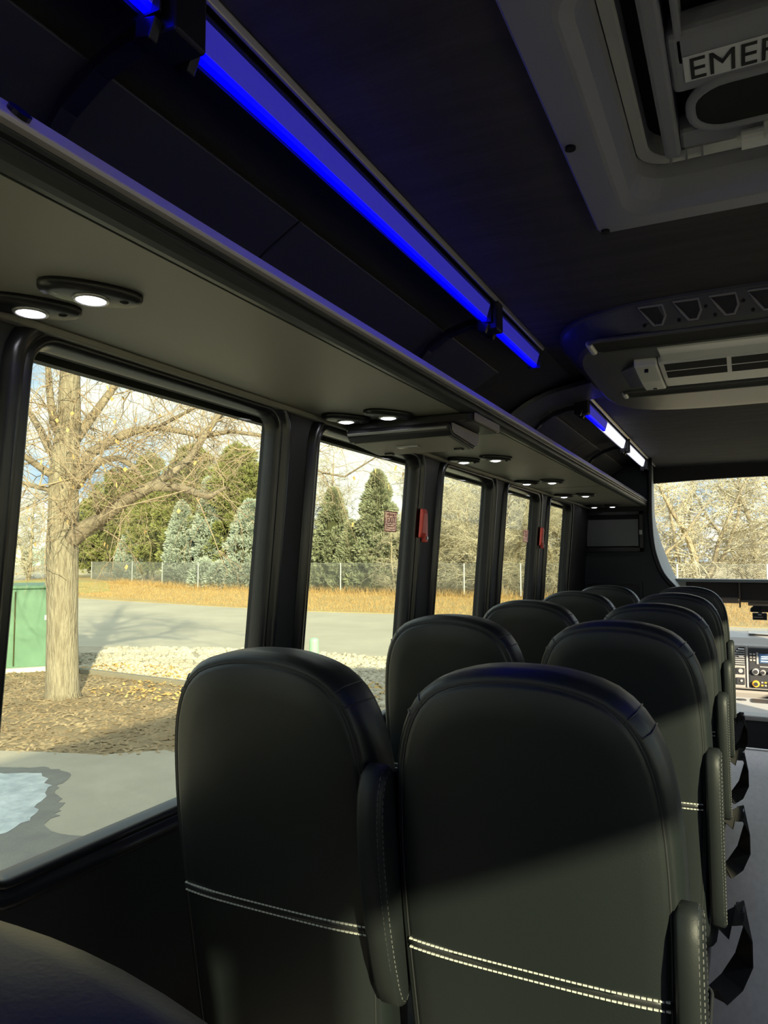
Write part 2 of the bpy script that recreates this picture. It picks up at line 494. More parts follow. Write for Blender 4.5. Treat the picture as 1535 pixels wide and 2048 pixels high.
# emergency release handles and exit decals on the second and fourth window
for root, (y0, y1) in ((wn[1], LEFT_WIN[1]), (wn[3], LEFT_WIN[3])):
    yc = y1 + 0.030
    b = MB()
    prof = [(0.018, 1.442), (0.030, 1.440), (0.034, 1.425), (0.032, 1.36), (0.026, 1.345), (0.018, 1.345)]
    b.prism([(WX(z) + h, z) for h, z in prof], 'y', yc - 0.022, yc + 0.012)
    hb = b.build('release_handle', RED, root, bevel=0.006, label='red emergency release handle')
    g = MB().box(WX(1.39) + 0.012, WX(1.39) + 0.028, yc + 0.010, yc + 0.034, 1.330, 1.425)
    g.build('handle_bracket', RED, hb, bevel=0.004)
    MB().cyl((WX(1.35) + 0.030, yc + 0.022, 1.345), (1, 0, 0), 0.006, 0.008, 10).build('handle_pin', ALU, hb)
    ya = y1 - 0.178
    xg = lambda z: WX(z) - 0.0165
    dc = MB().add([(xg(1.36), ya, 1.36), (xg(1.36), ya + 0.085, 1.36), (xg(1.424), ya + 0.085, 1.424), (xg(1.424), ya, 1.424),
                   (xg(1.36) + .0006, ya, 1.36), (xg(1.36) + .0006, ya + 0.085, 1.36), (xg(1.424) + .0006, ya + 0.085, 1.424), (xg(1.424) + .0006, ya, 1.424)],
                  [(3, 2, 1, 0), (4, 5, 6, 7), (0, 1, 5, 4), (1, 2, 6, 5), (2, 3, 7, 6), (3, 0, 4, 7)]).build('exit_decal', DECAL, root, label='small translucent red EXIT decal on the glass')
    bm = MB()
    X = xg(1.39) + 0.0012
    for (p, q, r_, t) in ((0, .085, 0, .003), (0, .085, .061, .064), (0, .003, 0, .064), (.082, .085, 0, .064), (.012, .073, .022, .0235), (.012, .073, .008, .0095), (.012, .0135, .008, .0235), (.0715, .073, .008, .0235), (.02, .065, .015, .0175)):
        bm.box(X + 0.083 * (r_ - 0.03), X + 0.083 * (r_ - 0.03) + 0.0008, ya + p, ya + q, 1.36 + r_, 1.36 + t)
    bm.build('decal_border', RED_INK, dc)
    text('decal_lettering', 'EXIT', 0.029, RED_INK, dc, basis((X + 0.0006, ya + 0.0425, 1.387), (0, 1, 0), (0.083, 0, 1)), 'CENTER')
    text('decal_lettering', 'EMERGENCY', 0.0115, RED_INK, dc, basis((X + 0.0012, ya + 0.0425, 1.4095), (0, 1, 0), (0.083, 0, 1)), 'CENTER')

# ceiling with a hole for the hatch
HX0, HX1, HY0, HY1 = CEN - 0.30, CEN + 0.30, 0.83, 1.43
b = MB()
CX0, CX1 = -0.565, 2 * CEN + 0.565
for x0, x1, y0, y1 in ((CX0, HX0, Y_BACK, 5.8), (HX1, CX1, Y_BACK, 5.8), (HX0, HX1, Y_BACK, HY0), (HX0, HX1, HY1, 5.8)):
    b.box(x0, x1, y0, y1, CEILZ, CEILZ + 0.03)
b.build('ceiling', CEIL_FAB, kind='structure')
for nm, s in (('wall_left_cove', 1), ('wall_right_cove', -1)):
    f = side(s)
    poly = [(f(x), z) for x, z in COVE] + [(f(-0.56), 2.0), (f(-1.02), 2.0), (f(-1.02), 1.61)]
    MB().prism(poly, 'y', Y_BACK, Y_BULK).build(nm, COVE_FAB, kind='structure', smooth=False)

# padded lower cove panels (left), with a proud top edge, in lengths
def cove_pad(y0, y1):
    pts = [(-0.935, 1.70), (-0.902, 1.765), (-0.857, 1.817), (-0.797, 1.862), (-0.722, 1.904)]
    pts = finer(pts)
    inner = [(x + 0.010, z - 0.010) for x, z in pts]
    poly = inner + list(reversed(pts))
    return MB().prism(poly, 'y', y0, y1).build('trim_1', COVE_PAD, kind='structure', bevel=0.003)
for y0, y1 in ((-1.88, 1.10), (1.106, 2.32), (3.02, 3.86), (3.866, 5.16)):
    cove_pad(y0, y1)

# floor, rear wall
b = MB(); b.box(WX(0) - 0.05, 2 * CEN - WX(0) + 0.05, Y_BACK, 5.55, -0.06, 0.0)
b.build('floor', FLOORM, kind='structure')
MB().box(-0.30, 2 * CEN + 0.4, 5.55, 5.585, -0.055, 0.008).build('trim_2', NOSING, kind='structure', bevel=0.004)
b = MB()
b.prism([(-1.10, -0.05), (1.36, -0.05), (1.30, 0.95), (-1.04, 0.95)], 'y', Y_BACK - 0.05, Y_BACK)
b.prism([(-1.04, 1.60), (1.30, 1.60), (1.25, 2.0), (-0.99, 2.0)], 'y', Y_BACK - 0.05, Y_BACK)
b.prism([(-1.04, 0.95), (-0.55, 0.95), (-0.55, 1.60), (-1.02, 1.60)], 'y', Y_BACK - 0.05, Y_BACK)
b.prism([(1.30, 0.95), (0.81, 0.95), (0.81, 1.60), (1.28, 1.60)], 'y', Y_BACK - 0.05, Y_BACK)
b.build('wall_rear', WALL_VINYL, kind='structure')
MB().box(-0.56, 0.82, Y_BACK - 0.03, Y_BACK - 0.026, 0.94, 1.61).build('window_15', GLASS, kind='structure')
# roof skin keeps the daylight out
MB().prism([(-1.03, 1.60), (-1.0, 1.75), (-0.93, 1.88), (-0.75, 2.0), (-0.5, 2.09), (0.76, 2.09), (1.01, 2.0), (1.19, 1.88), (1.26, 1.75), (1.29, 1.60),
            (1.31, 1.60), (1.30, 1.76), (1.22, 1.91), (1.02, 2.04), (0.77, 2.12), (-0.51, 2.12), (-0.76, 2.04), (-0.96, 1.91), (-1.04, 1.76), (-1.05, 1.60)], 'y', Y_BACK - 0.06, 6.15).build('roof', WALL_VINYL, kind='structure')

# front bulkhead with curved opening
EDGE = finer([(-0.548, 1.955), (-0.552, 1.75), (-0.553, 1.551), (-0.543, 1.382), (-0.520, 1.272), (-0.481, 1.172), (-0.421, 1.097), (-0.385, 1.06), (-0.355, 1.02), (-0.33, 0.95)], 3)
GEDGE = finer([(-0.593, 1.955), (-0.594, 1.75), (-0.588, 1.560), (-0.555, 1.415), (-0.515, 1.292), (-0.478, 1.193), (-0.452, 1.136), (-0.45, 1.132), (-0.45, 1.13), (-0.45, 1.128)], 3)
poly = [(-0.33, 0.0)] + list(reversed(EDGE)) + [(x - 0.02, z) for x, z in reversed(COVE)] + [(WX(0.8), 0.8), (WX(0), 0.0)]
MB().prism(poly, 'y', Y_BULK, Y_BULK + 0.04).build('wall_front', BULK_FAB, kind='structure')
# rubber edging round the opening
MB().tube([(x - 0.004, Y_BULK - 0.004, z) for x, z in EDGE[:-1]], 0.016, 8).build('trim_3', RUBBER, kind='structure', smooth=True)
# right-hand half of the bulkhead, mirrored
MB().prism([(2 * CEN - x, z) for x, z in poly], 'y', Y_BULK, Y_BULK + 0.04).build('wall_front_right', BULK_FAB, kind='structure')
# painted reveal round the cap window
b = MB()
N = len(EDGE)
for s in (1, -1):
    f = side(s)
    vs = []
    for k in range(N):
        (xa, za), (xb, zb) = EDGE[k], GEDGE[k]
        vs += [(f(xa), Y_BULK + 0.03, za), (f(xb), Y_CAP, zb), (f(xb - 0.10), Y_CAP + 0.02, zb - 0.0), (f(xa - 0.10), Y_BULK + 0.05, za)]
    fs = []
    for k in range(N - 1):
        for q in range(4):
            fs.append((4 * k + q, 4 * k + (q + 1) % 4, 4 * k + 4 + (q + 1) % 4, 4 * k + 4 + q))
    b.add(vs, fs)
b.box(-0.47, 2 * CEN + 0.47, Y_CAP - 0.18, Y_CAP + 0.02, 1.112, 1.132)
b.box(-0.50, -0.383, Y_CAP - 0.06, Y_CAP + 0.02, 1.02, 1.12)
b.build('trim_4', REVEAL, kind='structure', smooth=False)
# header above the cap window, slightly arched lower edge
top = [(2 * CEN + 0.75, 1.99), (-0.64, 1.99)]
arc = [(-0.64 + 1.54 * k / 12, 1.838 + 0.022 * math.sin(math.pi * k / 12)) for k in range(13)]
MB().prism(arc + top, 'y', 5.78, 5.82).build('wall_front_header', HEADER, kind='structure')
# cap window pane
cp = [(-0.60, 1.95), (-0.60, 1.75), (-0.594, 1.560), (-0.561, 1.415), (-0.521, 1.292), (-0.484, 1.193), (-0.455, 1.13)]
cp = cp + [(2 * CEN - x, z) for x, z in reversed(cp)]
MB().prism(cp, 'y', Y_CAP + 0.004, Y_CAP + 0.010).build('window_16', CLEAR, kind='structure')
# cap side panels, cab side walls and cab floor
b = MB()
for s in (1, -1):
    f = side(s)
    xs = sorted((f(-0.70), f(-1.08)))
    b.box(xs[0], xs[1], Y_CAP + 0.03, 6.1, 1.0, 2.0)
    xs = sorted((f(-1.02), f(-1.06)))
    b.box(xs[0], xs[1], 5.25, 7.9, -0.35, 0.62)
b.build('wall_cab', DASH_DK, kind='structure')
MB().box(-1.06, 1.32, 5.60, 7.9, -0.40, -0.335).build('floor_cab', DASH_DK, kind='structure')
MB().box(-1.06, 1.32, 7.86, 7.9, -0.33, 0.50).build('wall_firewall', DASH_DK, kind='structure')

# ------------------------------------------------------------------ luggage rack
RY0, RY1 = -1.6, 5.195
rack = thing('luggage_rack', (-0.60, 1.8, 1.63), 'long grey overhead luggage rack with lilac lit rail running above the windows', 'luggage rack')
MB().prism([(-0.953, 1.630), (-0.607, 1.630), (-0.607, 1.646), (-0.953, 1.646)], 'y', RY0, RY1).build('shelf_panel', SHELF, rack)
MB().prism([(-0.9545, 1.618), (-0.938, 1.618), (-0.934, 1.6295), (-0.9545, 1.6295)], 'y', RY0, RY1).build('rear_moulding', SHELF, rack, bevel=0.003)
nose = [(-0.604, 1.646), (-0.604, 1.631), (-0.600, 1.6285), (-0.592, 1.6283), (-0.583, 1.6305), (-0.575, 1.635), (-0.5705, 1.6395), (-0.573, 1.642), (-0.580, 1.643),
        (-0.580, 1.6485), (-0.573, 1.6495), (-0.5705, 1.6525), (-0.573, 1.655), (-0.582, 1.656), (-0.582, 1.666), (-0.592, 1.668), (-0.597, 1.646)]
MB().prism(nose, 'y', RY0, RY1).build('nose_extrusion', NOSE, rack)
rail = [(-0.582, 1.6625), (-0.574, 1.6635), (-0.5712, 1.6660), (-0.5718, 1.6680), (-0.594, 1.6940), (-0.598, 1.696), (-0.606, 1.694), (-0.606, 1.668)]
MB().prism(rail, 'y', RY0, RY1 + 0.01).build('hand_rail', RAIL, rack, smooth=False, label='pale rounded rail tinted lilac')
b = MB(); b.prism([(-0.604, 1.627), (-0.565, 1.63), (-0.568, 1.672), (-0.593, 1.697), (-0.606, 1.697)], 'y', RY1 + 0.0005, RY1 + 0.004)
b.build('end_cap', NOSE, rack)
# hole plug in the rail near the rear
MB().cyl((-0.580, 0.428, 1.680), (1, 0, 0.9), 0.011, 0.006, 14).build('rail_plug', SCREW, rack)
# shelf joints
for y in (0.32, 1.98, 3.64):
    MB().box(-0.95, -0.608, y - 0.0015, y + 0.0015, 1.6293, 1.631).build('shelf_joint', RUBBER, rack)
def bracket(y):
    arc = [(-0.588, 1.905), (-0.64, 1.902), (-0.70, 1.885), (-0.755, 1.853), (-0.80, 1.805), (-0.835, 1.74), (-0.85, 1.648)]
    b = MB()
    rings = []
    for i, (x, z) in enumerate(arc):
        w = 0.013
        t = 0.010
        rings.append([(x, y - w, z - t), (x, y + w, z - t), (x, y + w, z + t), (x, y - w, z + t)])
    b.loft(rings)
    br = b.build('bracket', PLASTIC_BLK, rack, bevel=0.003)
    c = MB().box(-0.612, -0.556, y - 0.026, y + 0.026, 1.872, 1.953)
    c.build('bracket_clamp', PLASTIC_BLK, br, bevel=0.004)
    for dy in (-0.032, 0.032):
        MB().prism([(-0.606, 1.868), (-0.585, 1.862), (-0.575, 1.885), (-0.606, 1.892)], 'y', y + dy - 0.007, y + dy + 0.007).build('bracket_clip', PLASTIC_BLK, br, bevel=0.002)
for y in (0.628, 1.825, 3.055, 4.262, 5.16):
    bracket(y)

# ------------------------------------------------------------------ LED strips along the ceiling corner
def led(y0, y1, white, label):  # white: where the lens gets its painted windscreen glare
    t = thing('led_strip', (-0.585, (y0 + y1) / 2, 1.91), label, 'light strip', 'light strips along the ceiling corner')
    MB().prism([(-0.606, 1.895), (-0.601, 1.895), (-0.599, 1.936), (-0.568, 1.936), (-0.568, 1.939), (-0.606, 1.939)], 'y', y0, y1).build('housing', PLASTIC_BLK, t)
    if white is None:
        segs = [(y0, y1, LED_BLUE_LENS)]
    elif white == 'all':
        segs = [(y0, y1, LED_GLARE_LENS)]
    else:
        segs = [(y0, white, LED_BLUE_LENS), (white, y1, LED_GLARE_LENS)]
    for a, c, m in segs:
        MB().prism([(-0.5855, 1.9015), (-0.5812, 1.9015), (-0.572, 1.9345), (-0.5975, 1.9345)], 'y', a, c).build('lens', m, t)
        MB().prism([(-0.594, 1.8935), (-0.584, 1.8935), (-0.5815, 1.9010), (-0.594, 1.9010)], 'y', a, c).build('diode_row', LED_BLUE if m is LED_BLUE_LENS else m, t)
    MB().box(-0.61, -0.57, y1, y1 + 0.003, 1.89, 1.938).build('end_cap', PLASTIC_BLK, t)
led(-1.5, 0.590, None, 'blue light strip at the ceiling corner above the camera, behind the nearest bracket')
led(0.660, 1.790, None, 'long bright blue light strip between the two nearest rack brackets')
led(1.860, 2.300, None, 'short blue light strip ending at the grey duct cover')
led(3.090, 4.225, 3.62, 'light strip half blue and half whitened by painted windscreen glare, beyond the duct cover')
led(4.298, 5.120, 'all', 'light strip whitened by painted windscreen glare, farthest forward, ending by the front bulkhead')
def track(y0, y1, label):
    t = MB().prism([(-0.564, 1.944), (-0.558, 1.944), (-0.553, 1.9545), (-0.564, 1.9545)], 'y', y0, y1).build('ceiling_track', ALU, bevel=0.002)
    tag(t, label, 'trim strip', 'aluminium tracks along the ceiling edge')
track(-1.5, 2.300, 'thin aluminium track along the ceiling edge, rear length beside the blue strips')
track(3.035, 5.62, 'thin aluminium track along the ceiling edge, front length beyond the duct')

# the other side of the bus carries the same rack and strips
fr_ = side(-1)
MB().prism([(fr_(x), z) for x, z in ((-0.953, 1.630), (-0.60, 1.630), (-0.572, 1.64), (-0.572, 1.68), (-0.606, 1.69), (-0.606, 1.646), (-0.953, 1.646))], 'y', RY0, RY1).build('rack_right', SHELF, kind='structure')
for ya, yb, m_ in ((-1.5, 2.3, LED_BLUE), (3.1, 3.62, LED_BLUE), (3.62, 5.12, LED_GLARE_LENS)):  # light strips out of view; front length repeats the painted glare
    MB().prism([(fr_(x), z) for x, z in ((-0.604, 1.8915), (-0.584, 1.8915), (-0.583, 1.8965), (-0.604, 1.8965))], 'y', ya, yb).build('led_diodes_right', m_, kind='structure')
    MB().prism([(fr_(x), z) for x, z in ((-0.612, 1.8968), (-0.583, 1.8968), (-0.572, 1.936), (-0.612, 1.939))], 'y', ya, yb).build('led_lens_right', LED_BLUE_LENS if m_ is LED_BLUE else m_, kind='structure')

# ------------------------------------------------------------------ reading lights
def make_puck():
    t = thing('reading_light', (0, 0, 0), 'x', 'reading light', 'reading lights under the luggage rack')
    n = 28
    def oval(a, c, z, dx=0.0):
        return [(dx + a * math.copysign(abs(math.cos(u)) ** 0.8, math.cos(u)), c * math.copysign(abs(math.sin(u)) ** 0.9, math.sin(u)), z) for u in (2 * math.pi * k / n for k in range(n))]
    # long axis runs across the lamp towards the aisle at an angle: y is the long axis here
    def ov(ax, ay, z): return [(x, y, z) for x, y, z in oval(ax, ay, z)]
    MB().loft([ov(0.034, 0.066, 0.0), ov(0.034, 0.066, -0.006), ov(0.030, 0.062, -0.011), ov(0.024, 0.050, -0.013)]).build('bezel', PLASTIC_BLK, t, smooth=True, local=True)
    MB().dome((0, 0, -0.0128), (0, 0, -1), 0.0185, 0.006, 20, 4).build('lens', PUCK, t, smooth=True, local=True)
    b = MB()
    ringp = [(0.021 * math.cos(2 * math.pi * k / 20), 0.021 * math.sin(2 * math.pi * k / 20), -0.0135) for k in range(20)]
    b.tube(ringp, 0.003, 6, closed=True)
    b.build('lens_ring', SILVER, t, smooth=True, local=True)
    MB().dome((0.010, 0.040, -0.0122), (0, 0, -1), 0.0065, 0.004, 12, 3).build('switch_button', SCREW, t, smooth=True, local=True)
    MB().dome((0.0, -0.044, -0.0122), (0, 0, -1), 0.004, 0.002, 10, 3).build('screw', SILVER, t, smooth=True, local=True)
    return t
PUCKS = [(0.676, 'above the first window'), (1.575, 'just behind the folded monitor'), (2.43, 'just beyond the folded monitor'), (3.265, 'above the fourth window'), (4.04, 'above the fifth window'), (4.95, 'over the bulkhead screen')]
proto = None
for y, w in PUCKS:
    for x, d in ((-0.762, 'aisle side'), (-0.878, 'window side')):
        lb = 'round lit reading light, %s one of the pair %s' % (d, w)
        if proto is None:
            proto = make_puck(); proto['label'] = lb; o = proto
        else:
            o = copy_tree(proto, (0, 0, 0), lb)
        o.location = (x, y, 1.630)
        o.rotation_euler = (0, 0, math.radians(-32))

# ------------------------------------------------------------------ fold-down monitor
mon = thing('folded_monitor', (-0.76, 1.73, 1.63), 'black flip-down monitor folded shut under the luggage rack', 'monitor')
MB().prism(rrect(-0.925, -0.570, 1.645, 1.85, 0.02, 4), 'z', 1.605, 1.628).build('mounting_base', PLASTIC_BLK, mon, bevel=0.004)
prof = [(1.628, 1.606), (1.622, 1.596), (1.628, 1.584), (1.640, 1.574), (1.80, 1.562), (1.83, 1.572), (1.838, 1.606)]
MB().prism([(y, z) for y, z in prof], 'x', -0.905, -0.622).build('body', PLASTIC_BLK, mon, bevel=0.004)
MB().prism([(1.6265, 1.588), (1.618, 1.592), (1.6265, 1.5965)], 'x', -0.90, -0.63).build('edge_strip', SILVER, mon)
MB().add([(-0.895, 1.645, 1.575), (-0.632, 1.645, 1.575), (-0.632, 1.797, 1.564), (-0.895, 1.797, 1.564), (-0.895, 1.645, 1.571), (-0.632, 1.645, 1.571), (-0.632, 1.797, 1.5595), (-0.895, 1.797, 1.5595)],
         [(0, 1, 2, 3), (7, 6, 5, 4), (0, 4, 5, 1), (1, 5, 6, 2), (2, 6, 7, 3), (3, 7, 4, 0)]).build('lower_cover', SHELF, mon, bevel=0.003)
MB().prism([(1.632, 1.603), (1.634, 1.586), (1.645, 1.579), (1.795, 1.568), (1.822, 1.576), (1.829, 1.603)], 'x', -0.6225, -0.617).build('end_plate', PLATE, mon, bevel=0.002)
MB().box(-0.5705, -0.565, 1.652, 1.842, 1.607, 1.626).build('base_end_plate', PLATE, mon, bevel=0.002)
MB().box(-0.80, -0.74, 1.70, 1.722, 1.562, 1.568).build('latch', SILVER, mon, bevel=0.002)
MB().box(-0.865, -0.845, 1.765, 1.785, 1.557, 1.563).build('rubber_foot', RUBBER, mon)
MB().box(-0.665, -0.645, 1.765, 1.785, 1.557, 1.563).build('rubber_foot', RUBBER, mon)

# ------------------------------------------------------------------ bulkhead screen and access panel
tv = thing('wall_screen', (-0.80, 5.195, 1.355), 'flat grey switched-off screen set in the front bulkhead', 'screen')
b = MB()
for x0, x1, z0, z1 in ((-1.005, -0.985, 1.325, 1.60), (-0.645 + 0.02, -0.600, 1.325, 1.60), (-1.005, -0.600, 1.325, 1.352), (-1.005, -0.600, 1.575, 1.60)):
    b.box(x0, x1, 5.172, 5.199, z0, z1)
b.build('frame', PLASTIC_BLK, tv, bevel=0.002)
MB().box(-1.0, -0.605, 5.190, 5.198, 1.33, 1.595).build('backing', VOID, tv)
MB().box(-0.972, -0.632, 5.176, 5.186, 1.362, 1.545).build('display', SCREEN_OFF, tv, bevel=0.002, label='grey blank display')
MB().box(-0.625, -0.606, 5.170, 5.173, 1.44, 1.47).build('badge', SILVER, tv)
MB().cyl((-0.992, 5.170, 1.338), (0, -1, 0), 0.006, 0.006, 12).build('lock', SILVER, tv)
ap = thing('access_panel', (-0.8, 5.198, 0.75), 'dark square access panel low on the front bulkhead', 'panel')
MB().box(-0.995, -0.615, 5.188, 5.199, 0.70, 1.128).build('panel_frame', BULK_FAB, ap, bevel=0.004)
MB().box(-0.975, -0.635, 5.182, 5.190, 0.72, 1.106).build('door', WALL_VINYL, ap, bevel=0.004)

# ------------------------------------------------------------------ roof hatch
ht = thing('roof_hatch', (CEN, 1.13, CEILZ), 'grey emergency roof hatch with labelled crossbar in the ceiling', 'roof hatch')
HC = (CEN, 1.13)
def hl(half, r, z, n=6):
    return [(x, y, z) for x, y in rrect(HC[0] - half, HC[0] + half, HC[1] - half, HC[1] + half, r, n)]
MB().loft([hl(0.378, 0.02, 1.9545), hl(0.378, 0.02, 1.944), hl(0.374, 0.018, 1.940), hl(0.322, 0.05, 1.936), hl(0.316, 0.055, 1.937), hl(0.300, 0.06, 1.950),
           hl(0.288, 0.06, 1.985), hl(0.284, 0.06, 2.03)], cap=False).build('flange', HATCH_GREY, ht, bevel=0)
MB().loft([hl(0.284, 0.06, 2.010), hl(0.266, 0.06, 2.006), hl(0.262, 0.06, 2.008), hl(0.262, 0.06, 2.05)], cap=False).build('inner_rim', AC_PALE_LIT, ht)
MB().prism(rrect(HC[0] - 0.30, HC[0] + 0.30, HC[1] - 0.30, HC[1] + 0.30, 0.03, 3), 'z', 2.045, 2.06).build('lid', VOID, ht)
for (x0, x1, y0, y1) in ((-0.105, -0.078, 0.90, 1.355), (2 * CEN + 0.078, 2 * CEN + 0.105, 0.90, 1.355)):
    MB().box(x0, x1, y0, y1, 1.985, 2.04).build('lid_rib', HATCH_GREY, ht, bevel=0.006)
b = MB(); b.box(-0.066, -0.056, 0.90, 1.10, 1.99, 2.04); b.build('lid_bead', HATCH_GREY, ht, bevel=0.003)
MB().box(-0.079, 2 * CEN + 0.079, 1.035, 1.175, 1.990, 2.03).build('crossbar', HATCH_GREY, ht, bevel=0.012, seg=3)
MB().prism(rrect(-0.05, 0.31, 1.165, 1.285, 0.05, 6), 'z', 1.988, 1.994).build('handle_recess', VOID, ht)
b = MB(); b.tube([(x, y, 1.990) for x, y in rrect(-0.055, 0.315, 1.160, 1.290, 0.055, 6)], 0.008, 8, closed=True)
b.build('handle_rim', HATCH_GREY, ht, smooth=True)
MB().box(-0.079, 2 * CEN + 0.079, 1.29, 1.345, 1.992, 2.03).build('crossbar', HATCH_GREY, ht, bevel=0.008)
lever = MB().tube([(0.010, 1.318, 1.972), (0.016, 1.318, 1.972), (0.017, 1.318, 1.972), (0.25, 1.318, 1.972)], [0.009, 0.009, 0.0155, 0.0155], 14).build('lever', AC_PALE_LIT, ht, smooth=False, label='pale grey release lever')
MB().box(0.05, 0.12, 1.300, 1.318, 1.960, 1.992).build('lever_mount', AC_PALE_LIT, lever, bevel=0.003)
for x in (-0.098, -0.072, -0.046):
    MB().prism([(1.345, 1.998), (1.385, 1.998), (1.350, 1.975)], 'x', x, x + 0.003).build('stiffening_rib', HATCH_GREY, ht)
MB().box(-0.10, 0.36, 1.352, 1.385, 1.996, 2.002).build('inner_ledge', AC_PALE_LIT, ht)
for x, y in ((-0.232, 1.490), (-0.232, 1.155), (-0.232, 0.79), (0.13, 1.490), (0.49, 1.490), (0.49, 1.155), (0.49, 0.79), (0.13, 0.79)):
    sc = MB(); sc.cyl((x, y, 1.9375), (0, 0, -1), 0.0085, 0.006, 14); sc.build('screw', SCREW, ht)
MB().box(-0.058, 0.305, 1.084, 1.144, 1.9885, 1.9895).build('exit_label', LABEL, ht, label='white label with black capital letters')
text('label_lettering', 'EMERGENCY EXIT', 0.072, INK, ht, basis((-0.053, 1.139, 1.9878), (1, 0, 0), (0, -1, 0)), 'LEFT', 0.0003, 0.72)

# ------------------------------------------------------------------ ceiling air conditioner
ac = thing('air_conditioner', (CEN, 2.5, CEILZ), 'grey ceiling air conditioner with slotted grilles, ahead of the roof hatch', 'air conditioner')
def se(a, c, z, n=72, p=4.2, cy=2.62):
    r = []
    for k in range(n):
        u = 2 * math.pi * k / n
        cu, su = math.cos(u), math.sin(u)
        r.append((CEN + a * math.copysign(abs(cu) ** (2 / p), cu), cy + c * math.copysign(abs(su) ** (2 / p), su), z))
    return r
MB().loft([se(0.640, 0.640, 1.9545), se(0.640, 0.640, 1.947), se(0.634, 0.633, 1.943), se(0.590, 0.592, 1.893), se(0.578, 0.575, 1.8855), se(0.540, 0.53, 1.884)]).build('housing', AC_GREY, ac)
def face(z):        # distance behind the rear lip along the steep end face
    return 1.9885 + (2.0285 - 1.9885) * (1.943 - z) / 0.05
for sgn in (1, -1):
    yy = (lambda y: y) if sgn > 0 else (lambda y: 5.24 - y)
    o_ = 1 if sgn > 0 else -1
    for k in range(9):
        xw = -0.232 + 0.0865 * k
        cv = 0.018 * abs((xw + 0.03 - CEN) / 0.37) ** 4
        lp = [(xw, 1.939), (xw + 0.060, 1.939), (xw + 0.066, 1.915), (xw + 0.056, 1.897), (xw + 0.036, 1.897), (xw + 0.020, 1.915)]
        a = [(x, yy(face(z) + cv - 0.0005), z) for x, z in lp]
        c = [(x, yy(face(z) + cv - 0.0035), z - 0.001) for x, z in lp]
        g = MB().loft([a, c]).build('grille_mesh', GRILLE, ac)
        MB().tube([(x, yy(face(z) + cv - 0.004), z) for x, z in lp], 0.0036, 6, closed=True).build('grille_rim', RIM_GLINT, g)
        if sgn > 0:
            for bx, bz in ((xw + 0.012, 1.900), (xw + 0.077, 1.922)):
                MB().cyl((bx, face(bz) + cv - 0.002, bz), (0, -0.75, -0.65), 0.0045, 0.006, 10).build('bolt', SCREW, ac)
for ya, yb in ((2.062, 2.172), (2.745, 2.825)):
    MB().prism(rrect(-0.375, 0.635, ya, yb, 0.032, 5), 'z', 1.8795, 1.885).build('return_slot', VOID, ac)
    MB().tube([(x, y, 1.882) for x, y in rrect(-0.380, 0.640, ya - 0.003, yb + 0.003, 0.035, 5)], 0.0065, 8, closed=True).build('slot_rim', AC_GREY, ac, smooth=True)
    for x0 in (-0.384, 0.626):
        MB().cyl((x0 + 0.009, (ya + yb) / 2, 1.880), (0, 1, 0), 0.010, (yb - ya) * 0.82, 10).build('slot_end', AC_PALE_LIT, ac, bevel=0.003)
# concave lip below the slot, then the outlet bar with its two rows of louvres
MB().prism([(2.180, 1.885), (2.183, 1.872), (2.26, 1.8755), (2.335, 1.866), (2.345, 1.885)], 'x', -0.205, 0.47).build('louvre_lip', AC_PALE_LIT, ac, bevel=0.003)
MB().prism([(2.312, 1.885), (2.318, 1.864), (2.48, 1.8555), (2.60, 1.8555), (2.625, 1.862), (2.63, 1.885)], 'x', -0.215, 0.60).build('outlet_bar', AC_PALE_LIT, ac, bevel=0.004)
zb = lambda y: 1.864 - 0.0085 * (y - 2.318) / 0.162
for ya, yb in ((2.330, 2.396), (2.410, 2.476)):
    for k in range(4):
        x0 = -0.200 + 0.185 * k
        MB().add([(x0, ya, zb(ya) - .0012), (x0 + 0.172, ya, zb(ya) - .0012), (x0 + 0.172, yb, zb(yb) - .0012), (x0, yb, zb(yb) - .0012),
                  (x0, ya, zb(ya) + .002), (x0 + 0.172, ya, zb(ya) + .002), (x0 + 0.172, yb, zb(yb) + .002), (x0, yb, zb(yb) + .002)],
                 [(0, 1, 2, 3), (7, 6, 5, 4), (0, 4, 5, 1), (1, 5, 6, 2), (2, 6, 7, 3), (3, 7, 4, 0)]).build('louvre_slot', VOID, ac)
MB().prism([(2.310, 1.886), (2.316, 1.860), (2.48, 1.850), (2.615, 1.852), (2.63, 1.860), (2.632, 1.886)], 'x', -0.285, -0.218).build('end_block', AC_PALE_LIT, ac, bevel=0.005)
for y in (2.345, 2.595):
    MB().cyl((-0.252, y, 1.853), (0, 0, -1), 0.006, 0.010, 10).build('bolt', SCREW, ac)
# duct cover sweeping from the air conditioner to the wall
arc = [(-0.288, 1.866, 2.325, 2.605), (-0.36, 1.889, 2.47, 2.75), (-0.45, 1.908, 2.63, 2.91), (-0.54, 1.919, 2.73, 3.00), (-0.63, 1.919, 2.79, 3.05), (-0.70, 1.900, 2.80, 3.06), (-0.76, 1.868, 2.79, 3.06), (-0.815, 1.822, 2.78, 3.05), (-0.855, 1.765, 2.77, 3.04), (-0.885, 1.65, 2.76, 3.03)]
arc = finer(arc)
rings = []
for i, (x, z, y0, y1) in enumerate(arc):
    a = arc[max(i - 1, 0)]; c = arc[min(i + 1, len(arc) - 1)]
    t = Vector((c[0] - a[0], 0, c[1] - a[1])).normalized(); nrm = Vector((-t.z, 0, t.x))
    if nrm.z > 0: nrm = -nrm
    p = Vector((x, 0, z))
    u, l = p - nrm * 0.016, p
    rings.append([(l.x, y0 + 0.006, l.z), (l.x, y1 - 0.006, l.z), (u.x, y1, u.z), (u.x, y0, u.z)])
tag(MB().loft(rings).build('duct_cover', AC_GREY, bevel=0.003), 'curved grey duct cover sweeping from the air conditioner to the wall', 'duct cover')

